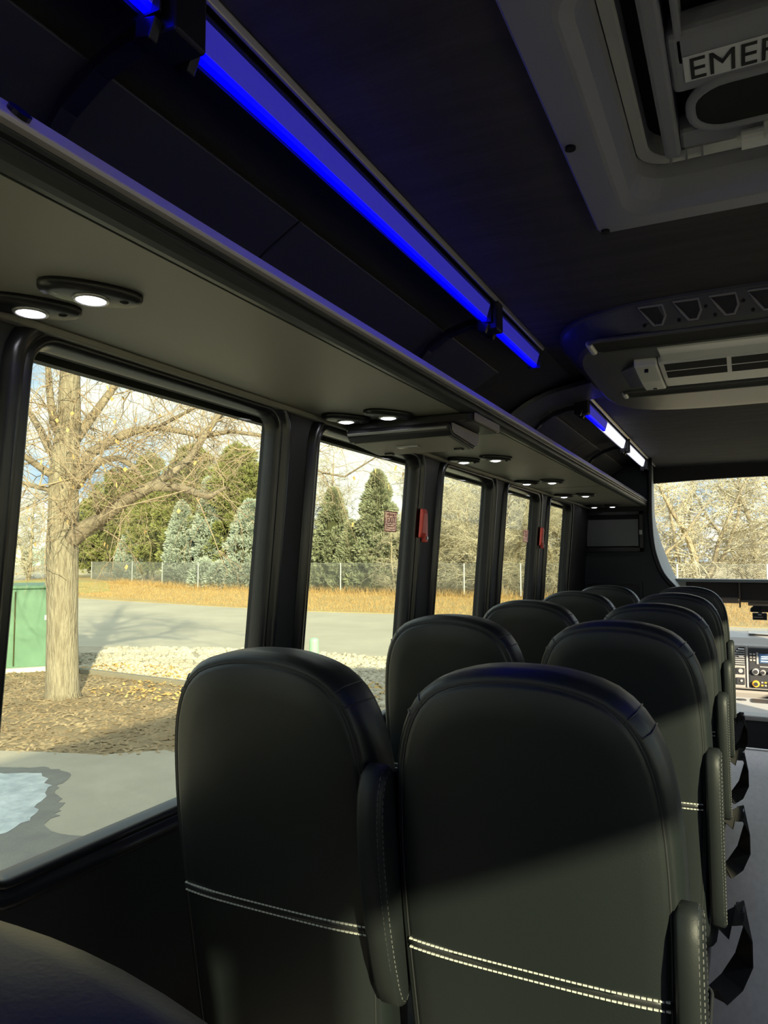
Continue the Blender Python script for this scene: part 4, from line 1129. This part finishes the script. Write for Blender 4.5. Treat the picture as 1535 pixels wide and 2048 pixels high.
bd = thing('warehouse', (-220, 171, -1.2), 'distant cream warehouse beyond the road with a teal end bay', 'building')
rbox(-226, 166, 8.0, 6, math.radians(35), -1.2, 5.4).build('wall', BLDG, bd)
rbox(-216.2, 173.2, 1.9, 6, math.radians(35), -1.2, 5.0).build('end_bay', TEALB, bd)
for k in range(3):
    q = -5.5 + 5 * k
    rbox(-226 + math.cos(math.radians(35)) * q + math.sin(math.radians(35)) * 6.1, 166 + math.sin(math.radians(35)) * q - math.cos(math.radians(35)) * 6.1, 0.15, 0.05, math.radians(35), -1, 5.2).build('seam', BLDG2, bd)
rbox(-226, 166, 8.2, 6.2, math.radians(35), 5.4, 5.7).build('roof', LABEL, bd)

# ------------------------------------------------------------------ chain link fence
FP = [(-62.0, 56.0), (-47.7, 47.5), (-41.2, 44.2), (-34.8, 40.9), (-29.3, 40.6), (-22.9, 40.4), (-18.3, 39.6), (-14.1, 38.9), (-11.0, 39.4), (-7.0, 39.4), (-3.0, 39.4), (1.0, 39.5), (5.0, 39.6), (9.0, 39.7)]
FH = 1.85
fence = thing('chain_link_fence', (-20, 40, GZ), 'grey chain link fence in front of the evergreens and bare trees', 'fence')
for x, y in FP:
    MB().cyl((x, y, GZ + FH / 2), (0, 0, 1), 0.045, FH + 0.06, 8).build('fence_post', GALV, fence)
rl = MB()
for i in range(len(FP) - 1):
    rl.tube([(*FP[i], GZ + FH), (*FP[i + 1], GZ + FH)], 0.013, 5)
rl.build('top_rail', WIREM, fence)
wv, wf = [], []
for i in range(len(FP) - 1):
    (xa, ya), (xb, yb) = FP[i], FP[i + 1]
    L = math.hypot(xb - xa, yb - ya); dx, dy = (xb - xa) / L, (yb - ya) / L
    step = 0.11; H = FH - 0.05
    s = -H
    while s < L:
        for sg in (1, -1):
            p0, p1 = (s, 0.0), (s + H, H)
            if p0[0] < 0: p0 = (0.0, -s)
            if p1[0] > L: p1 = (L, L - s)
            if p1[0] <= p0[0]: continue
            za, zb = (p0[1], p1[1]) if sg > 0 else (H - p0[1], H - p1[1])
            r = 0.0052; n = len(wv)
            for q, z in ((p0[0], za), (p1[0], zb)):
                bx, by, bz = xa + dx * q, ya + dy * q, GZ + 0.03 + z
                wv += [(bx, by, bz + r), (bx - dy * r, by + dx * r, bz - r), (bx + dy * r, by - dx * r, bz - r)]
            wf += [(n, n + 1, n + 4, n + 3), (n + 1, n + 2, n + 5, n + 4), (n + 2, n, n + 3, n + 5)]
        s += step
fast_mesh('wire_mesh', wv, wf, WIREM, fence, kind='stuff')

# ------------------------------------------------------------------ trees
class Twigs:
    """collects thin tapered three-sided branches"""
    def __init__(self): self.v, self.f = [], []
    def branch(self, pts, r0, r1, n=3):
        base = len(self.v); m = len(pts)
        for i, p in enumerate(pts):
            t = pts[min(i + 1, m - 1)] - pts[max(i - 1, 0)]
            a = np.cross(t, (0.13, 0.21, 0.97)); l = np.linalg.norm(a)
            a = a / l if l > 1e-9 else np.array((1.0, 0, 0))
            b = np.cross(t, a); b = b / (np.linalg.norm(b) + 1e-9)
            r = r0 + (r1 - r0) * i / (m - 1)
            for k in range(n):
                u = 2 * math.pi * k / n
                self.v.append(p + (a * math.cos(u) + b * math.sin(u)) * r)
        for i in range(m - 1):
            for k in range(n):
                j = (k + 1) % n
                self.f.append((base + i * n + k, base + i * n + j, base + (i + 1) * n + j, base + (i + 1) * n + k))
def grow(p, d, L, rr, segs=4, wander=0.25, droop=0.0):
    pts = [np.array(p, float)]; d = np.array(d, float); d /= np.linalg.norm(d)
    for i in range(segs):
        d = d + rr.normal(0, wander, 3) + np.array((0, 0, -droop))
        d /= np.linalg.norm(d)
        pts.append(pts[-1] + d * L / segs)
    return pts

# near tree by the window
LIMBS = [
  [(-9.47,7.94,1.30,0.10),(-9.36,7.98,1.55,0.160),(-9.08,8.01,1.72,0.130),(-8.76,8.05,1.88,0.105),(-8.20,8.07,2.18,0.095),(-7.82,8.14,2.35,0.085),(-7.36,8.26,2.32,0.065),(-6.94,8.36,2.17,0.045),(-6.66,8.38,2.30,0.020)],
  [(-7.82,8.14,2.35,0.070),(-7.57,8.35,2.60,0.060),(-7.44,8.52,2.79,0.055),(-7.29,8.57,3.04,0.050),(-7.15,8.73,3.37,0.040),(-7.00,8.89,3.68,0.025),(-6.91,9.02,4.04,0.012)],
  [(-9.25,7.99,2.42,0.100),(-9.05,7.97,2.56,0.080),(-8.73,8.00,2.77,0.060),(-8.40,8.05,2.80,0.050),(-8.13,8.08,2.65,0.040),(-7.92,8.08,2.44,0.025)],
  [(-9.24,7.98,2.57,0.100),(-9.11,8.13,2.91,0.085),(-8.92,8.33,3.12,0.075),(-8.64,8.56,3.30,0.065),(-8.28,8.73,3.37,0.055),(-7.80,8.87,3.26,0.045),(-7.56,8.88,3.17,0.040),(-7.02,8.92,3.23,0.032),(-6.22,9.10,3.10,0.025),(-5.90,9.17,2.75,0.020),(-5.55,9.24,2.55,0.018),(-5.21,9.30,2.48,0.015),(-4.75,9.40,2.75,0.010),(-4.45,9.42,2.91,0.006)],
  [(-9.32,7.92,2.96,0.100),(-9.28,8.03,3.17,0.085),(-9.19,8.27,3.57,0.070),(-9.01,8.55,4.11,0.055),(-8.90,8.80,4.43,0.040),(-8.57,9.15,4.93,0.020)],
  [(-9.46,7.90,2.30,0.050),(-9.54,7.74,2.34,0.040),(-9.60,7.49,2.38,0.032),(-9.67,7.22,2.46,0.025),(-9.78,6.94,2.64,0.015)],
  [(-9.49,7.86,2.53,0.070),(-9.56,7.71,2.62,0.060),(-9.64,7.44,2.79,0.045),(-9.61,7.22,2.91,0.035),(-9.63,6.97,3.14,0.020)],
  [(-9.46,7.86,2.80,0.080),(-9.67,7.86,2.97,0.065),(-9.89,7.84,3.32,0.055),(-10.14,7.80,3.66,0.040),(-10.31,7.81,3.91,0.025),(-10.55,7.77,4.40,0.012)],
  [(-9.40,7.87,3.11,0.090),(-9.43,7.72,3.39,0.070),(-9.39,7.61,3.72,0.055),(-9.32,7.50,4.17,0.040),(-9.25,7.37,4.84,0.020)],
  [(-8.76,8.05,1.88,0.050),(-8.58,7.78,2.22,0.020),(-8.51,7.57,2.49,0.012),(-8.43,7.36,2.82,0.006)],
  [(-9.01,8.55,4.11,0.040),(-8.37,8.63,4.23,0.030),(-7.68,8.77,3.83,0.020),(-7.07,8.86,3.63,0.012)],
  [(-8.28,8.73,3.37,0.035),(-7.68,8.90,3.66,0.025),(-7.12,9.06,3.60,0.018),(-6.51,9.27,3.34,0.010)],
]
TRUNK = [(-9.51,8.10,-0.92,0.300),(-9.52,8.09,-0.75,0.245),(-9.49,8.03,0.26,0.225),(-9.45,7.96,1.41,0.235),(-9.42,7.94,1.95,0.225),(-9.41,7.91,2.50,0.215),(-9.36,7.90,2.96,0.200),(-9.30,7.89,3.42,0.170),(-9.27,7.86,4.04,0.150),(-9.25,7.83,4.66,0.130),(-9.30,7.85,5.62,0.100),(-9.29,7.88,6.76,0.060)]
nt_ = thing('bare_tree', (-9.5, 8.1, GZ), 'nearest bare deciduous tree, thick pale trunk with an arching limb', 'tree')
MB().tube([p[:3] for p in TRUNK], [p[3] for p in TRUNK], 16).build('trunk', BARK, nt_, smooth=True)
for L in LIMBS:
    MB().tube([p[:3] for p in L], [p[3] for p in L], 8).build('limb', LIMB, nt_, smooth=True)
tw = Twigs(); rr = np.random.RandomState(5)
lv_v, lv_f = [], []
def sub(p, d, L, r, depth):
    pts = grow(p, d, L, rr, 5, 0.20, 0.05 if depth == 0 else 0.02)
    tw.branch(pts, r, r * 0.35, 4 if depth == 0 else 3)
    if depth < 2:
        for _ in range(6 if depth == 0 else 4):
            i = rr.randint(1, len(pts)); q = pts[i]
            t = pts[i] - pts[i - 1]; t /= np.linalg.norm(t)
            dd = t * 0.8 + rr.normal(0, 0.65, 3)
            sub(q, dd, L * rr.uniform(0.4, 0.75), r * 0.5, depth + 1)
    elif rr.rand() < 0.03:
        q = pts[-1]; s = 0.035; n = len(lv_v)
        a = rr.normal(0, 1, 3); a /= np.linalg.norm(a)
        lv_v.extend([q, q + a * s + np.array((0, 0, -s)), q + np.array((0, 0, -2.2 * s)), q - a * s * 0.8 + np.array((0, 0, -s))]); lv_f.append((n, n + 1, n + 2, n + 3))
for L in LIMBS + [TRUNK[7:]]:
    P = [np.array(p[:3]) for p in L]
    for i in range(1, len(P)):
        seg = P[i] - P[i - 1]; ln = np.linalg.norm(seg)
        for _ in range(max(3, int(ln * 8.5))):
            u = rr.rand(); q = P[i - 1] + seg * u
            d = seg / ln * 0.5 + rr.normal(0, 0.7, 3) + np.array((0, 0, 0.30))
            sub(q, d, rr.uniform(0.5, 1.5), min(0.012, L[i][3] * 0.4), 0)
fast_mesh('twigs', np.array(tw.v), np.array(tw.f), TWIG, nt_, kind='stuff')
fast_mesh('clinging_leaves', np.array(lv_v), np.array(lv_f), LEAFM, nt_, kind='stuff')

# bare trees beyond the fence: three shapes, each its own trunk and twigs, copied with new turns and sizes
def bare_template(seed, H, spread, nmain, mat, wide):
    rr = np.random.RandomState(seed)
    tk = MB(); tw = Twigs()
    stems = []
    for k in range(nmain):
        a = 2 * math.pi * k / nmain + rr.uniform(-0.4, 0.4)
        tilt = rr.uniform(0.15, 0.55) * wide
        d = np.array((math.cos(a) * tilt, math.sin(a) * tilt, 1.0))
        pts = grow((rr.uniform(-.15, .15), rr.uniform(-.15, .15), 0), d, H * rr.uniform(0.75, 1.0), rr, 9, 0.10, -0.03)
        r0 = 0.20 if k == 0 else 0.14
        rad = [r0 * (1 - 0.93 * i / 9) for i in range(10)]
        tk.tube([tuple(p) for p in pts], rad, 7)
        stems.append((pts, rad))
    def sub(p, d, L, r, depth):
        pts = grow(p, d, L, rr, 4, 0.18, 0.03)
        tw.branch(pts, r, r * 0.4)
        if depth < 2:
            for _ in range(6 if depth == 0 else 5):
                i = rr.randint(1, len(pts)); t = pts[i] - pts[i - 1]; t /= np.linalg.norm(t)
                sub(pts[i], t * 0.8 + rr.normal(0, 0.6, 3), L * rr.uniform(0.4, 0.7), max(r * 0.5, 0.011), depth + 1)
    per = int(165 / nmain)
    for pts, rad in stems:
        for _ in range(per):
            u = rr.uniform(0.06, 1.0) * (len(pts) - 1); i = min(int(u), len(pts) - 2)
            q = pts[i] + (pts[i + 1] - pts[i]) * (u - i)
            a = rr.uniform(0, 6.28)
            d = np.array((math.cos(a), math.sin(a), rr.uniform(-0.15, 0.7)))
            sub(q, d, spread * rr.uniform(0.35, 0.9) * (1.1 - 0.5 * u / len(pts)), min(0.04, rad[i] * 0.5), 0)
    return tk, tw, mat
temps = []
for sd, H, sp, nm, mat, wd in ((31, 9.5, 2.6, 3, TWIG_TAN, 1.0), (32, 10.5, 2.4, 5, TWIG_TAN, 1.2), (33, 9.0, 2.2, 2, TWIG_GREY, 0.7)):
    tk, tw, mat = bare_template(sd, H, sp, nm, mat, wd)
    me_t = bpy.data.meshes.new('trunk'); me_t.from_pydata(tk.v, [], tk.f); me_t.materials.append(STEM)
    ob = fast_mesh('tmp', np.array(tw.v), np.array(tw.f), mat); me_w = ob.data; bpy.data.objects.remove(ob)
    temps.append((me_t, me_w, H))
BT = [(-65.8, 51.4, 10.0, 2, 'small bare tree far beyond the road, seen left of the thick trunk'),
      (-27.7, 44.5, 10.5, 2, 'grey bare tree behind the fence at the near edge of the second window'),
      (-18.8, 44.1, 10.2, 0, 'tan bare tree behind the fence at the far edge of the second window'),
      (-17.4, 48.0, 12.2, 0, 'tall tan bare tree filling the top of the third window'),
      (-14.4, 42.4, 9.4, 1, 'low tan bare tree behind the fence in the third window'),
      (-15.3, 52.0, 11.5, 2, 'grey bare tree behind the dark spruce, fourth window'),
      (-10.6, 45.1, 9.0, 1, 'dense tan bare tree behind the fence in the fourth window'),
      (-8.6, 49.2, 10.4, 0, 'dense tan bare tree behind the fence in the fifth window'),
      (-2.6, 47.1, 11.4, 1, 'broad yellow-lit bare tree with forked trunks, centre of the upper windscreen'),
      (0.3, 56.0, 12.0, 0, 'tall bare tree behind the broad one in the upper windscreen'),
      (2.8, 49.2, 10.0, 2, 'greyish bare tree at the aisle side of the upper windscreen'),
      (-5.2, 53.5, 9.6, 1, 'bare tree at the pillar side of the upper windscreen'),
      (-21.0, 50.0, 11.0, 0, 'bare tree rising behind the pointed evergreen, second window'),
      (-12.2, 58.0, 11.5, 0, 'bare tree deep behind the others, fourth window'),
      (-19.6, 41.6, 6.0, 1, 'low spreading bare tree leaning over the fence, far edge of the second window'),
      (-12.6, 41.4, 6.5, 0, 'low spreading bare tree close behind the fence, third window'),
      (-9.6, 42.0, 7.0, 0, 'low spreading bare tree close behind the fence, fourth window'),
      (-7.2, 43.5, 8.5, 1, 'bare tree close behind the fence, fifth window'),
      (2.6, 44.0, 8.0, 1, 'low bare tree close behind the fence, aisle side of the upper windscreen'),
      (-5.6, 44.5, 7.5, 1, 'low spreading bare tree close behind the fence by the upper windscreen pillar')]
for i, (x, y, H, k, lb) in enumerate(BT):
    me_t, me_w, H0 = temps[k]
    t = thing('bare_tree', (x, y, GZ - 0.05), lb, 'tree', 'bare trees beyond the fence', rz=1.3 * i)
    s = H / H0
    t.scale = (s * 1.1, s * 1.1, s)
    for nm, me in (('trunk', me_t), ('twigs', me_w)):
        c = bpy.data.objects.new(nm, me); COL.objects.link(c); c.parent = t
        if nm == 'twigs': c['kind'] = 'stuff'

# evergreens
def foliage(seed, nclump, per, shape, blade, width):
    rr = np.random.RandomState(seed)
    vs = []
    C, D = [], []
    for _ in range(nclump):
        u = rr.rand() ** 0.8; a = rr.uniform(0, 6.28)
        rad = shape(u)
        k = rr.uniform(0.62, 1.0)
        c = np.array((math.cos(a) * rad * k, math.sin(a) * rad * k, u))
        C.append(c); D.append(np.array((math.cos(a), math.sin(a), 0.55)))
    C = np.array(C); D = np.array(D)
    n = nclump * per
    Ci = np.repeat(C, per, 0); Di = np.repeat(D, per, 0)
    off = rr.normal(0, 1, (n, 3)); off /= np.linalg.norm(off, axis=1)[:, None]
    d = off * 0.8 + Di * 0.6; d /= np.linalg.norm(d, axis=1)[:, None]
    L = blade * rr.uniform(0.6, 1.3, n)[:, None]
    s = np.cross(d, rr.normal(0, 1, (n, 3))); s /= np.linalg.norm(s, axis=1)[:, None]
    return Ci, d, off, L, s, width
def behind_fence(x, y, gap):
    """slides a tree outwards until it clears the fence line by gap"""
    k = 1.0
    while k < 1.6:
        xs = min(max(x * k, -61.9), 8.9)
        for (xa, ya), (xb, yb) in zip(FP, FP[1:]):
            if xa <= xs <= xb:
                fy = ya + (yb - ya) * (xs - xa) / (xb - xa)
        if y * k >= fy + gap: break
        k += 0.004
    return x * k, y * k, k
def conifer(name, x, y, H, Rd, kind, label, seed, mat):
    t = thing(name, (x, y, GZ), label, 'tree', 'evergreens behind the fence')
    if kind == 'pine': shape = lambda u: 1.0 * (math.sin(math.pi * min(1, u * 0.86 + 0.14)) ** 0.55)
    elif kind == 'juniper': shape = lambda u: (1 - u) ** 0.55 * (0.75 + 0.25 * math.sin(u * 3))
    else: shape = lambda u: (1 - u) ** 0.75
    ncl, per = (250, 105) if kind == 'pine' else (280, 85)
    if H < 3: ncl, per = 90, 55
    bl = 0.34 if kind == 'pine' else 0.26
    Ci, d, off, L, s, w = foliage(seed, ncl, per, shape, bl, 0.05)
    z0 = 0.8 if kind == 'pine' else 0.05
    base = np.stack([Ci[:, 0] * Rd, Ci[:, 1] * Rd, z0 + Ci[:, 2] * (H - z0 - 0.2)], 1)
    base = base + off * (0.26 if kind == 'pine' else 0.20)
    tip = base + d * L
    mid = base + d * L * 0.5
    sw = s * 0.036
    V = np.stack([base, mid + sw, tip, mid - sw], 1).reshape(-1, 3) + np.array((x, y, GZ))
    F = np.arange(len(V)).reshape(-1, 4)
    # dark inner mass keeps the crown from being see-through
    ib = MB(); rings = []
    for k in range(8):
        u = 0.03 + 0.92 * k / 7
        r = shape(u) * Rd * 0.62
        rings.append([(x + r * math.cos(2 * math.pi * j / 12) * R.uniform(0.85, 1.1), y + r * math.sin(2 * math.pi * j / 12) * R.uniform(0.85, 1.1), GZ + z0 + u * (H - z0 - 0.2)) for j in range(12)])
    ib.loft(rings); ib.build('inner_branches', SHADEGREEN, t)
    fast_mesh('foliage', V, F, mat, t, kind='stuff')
    MB().tube([(x, y, GZ - 0.05), (x, y, GZ + H * 0.85)], [0.16, 0.03], 8).build('trunk', LIMB, t)
PG = [(-48.5, 43.9, 6.6, 2.3, 'green pine at the far end of the evergreen row, beside the thick trunk'),
      (-45.0, 43.2, 8.8, 2.6, 'green pine second from the thick trunk, rounded top'),
      (-42.1, 43.5, 10.0, 2.3, 'green pine third from the thick trunk, tall'),
      (-38.4, 44.2, 10.7, 2.9, 'broad green pine in the middle of the first window'),
      (-35.6, 46.5, 11.2, 2.9, 'tallest green pine behind the hanging reflections in the first window'),
      (-33.6, 48.7, 10.8, 2.4, 'green pine rearmost, next to the window pillar'),
      (-34.7, 43.1, 8.0, 2.4, 'lower yellow-green pine in front of the tallest pine'),
      (-40.3, 42.2, 6.9, 2.0, 'lower yellow-green pine between two silvery junipers')]
for i, (x, y, H, r, lb) in enumerate(PG):
    x, y, k = behind_fence(x, y, 4.2 if H < 8 else 5.0)
    conifer('pine_tree', x, y, H * k, r * k, 'pine', lb, 100 + i, PINE)
SJ = [(-41.5, 45.2 - 4.2, 3.8, 1.3, 'small silvery juniper near the thick trunk'),
      (-36.8, 41.4, 6.1, 1.5, 'pointed silvery juniper in the middle of the first window'),
      (-30.9, 41.7, 6.2, 2.2, 'large silvery juniper beside the window pillar'),
      (-37.0, 44.6, 8.4, 1.5, 'tall silvery juniper peeping between the pines'),
      (-28.6, 42.9, 5.9, 1.6, 'silvery juniper behind the window pillar'),
      (-35.0, 41.6 + 0.3, 2.1, 1.2, 'low silvery bush against the fence, middle of the first window'),
      (-31.9, 42.0, 2.4, 1.5, 'low silvery bush against the fence under the large juniper'),
      (-33.6, 41.8, 1.9, 1.2, 'low silvery bush against the fence between two others')]
for i, (x, y, H, r, lb) in enumerate(SJ):
    x, y, k = behind_fence(x, y, 0.9 if H < 3 else 1.7)
    conifer('juniper', x, y, H * k, r * k, 'juniper', lb, 200 + i, JUNIPER)
SP = [(-21.3, 42.4, 7.9, 2.5, 'pointed grey-green evergreen in the second window'),
      (-24.9, 42.9, 6.9, 2.2, 'grey-green evergreen at the near edge of the second window'),
      (-23.0, 42.0, 4.6, 1.5, 'shorter grey-green evergreen between the two in the second window'),
      (-13.9, 51.2, 8.3, 1.3, 'narrow dark spruce in the fourth window')]
for i, (x, y, H, r, lb) in enumerate(SP): conifer('spruce_tree', x, y, H, r, 'spruce', lb, 300 + i, SPRUCE)

# parked trailer beyond the fence gap
cr = thing('parked_trailer', (-15.2, 45.5, GZ), 'pale parked trailer beyond the fence in the third window', 'trailer')
MB().prism([(-16.2, GZ + 0.5), (-14.2, GZ + 0.5), (-14.4, GZ + 1.0), (-15.2, GZ + 1.05), (-15.7, GZ + 1.5), (-16.2, GZ + 1.5)], 'y', 45.0, 46.4).build('body', CARW, cr, bevel=0.05)
MB().box(-16.4, -13.6, 45.0, 46.4, GZ + 0.36, GZ + 0.5).build('chassis', CARD, cr)
for x in (-15.8, -14.6):
    MB().cyl((x, 44.98, GZ + 0.28), (0, 1, 0), 0.28, 0.2, 16).build('wheel', CARD, cr)
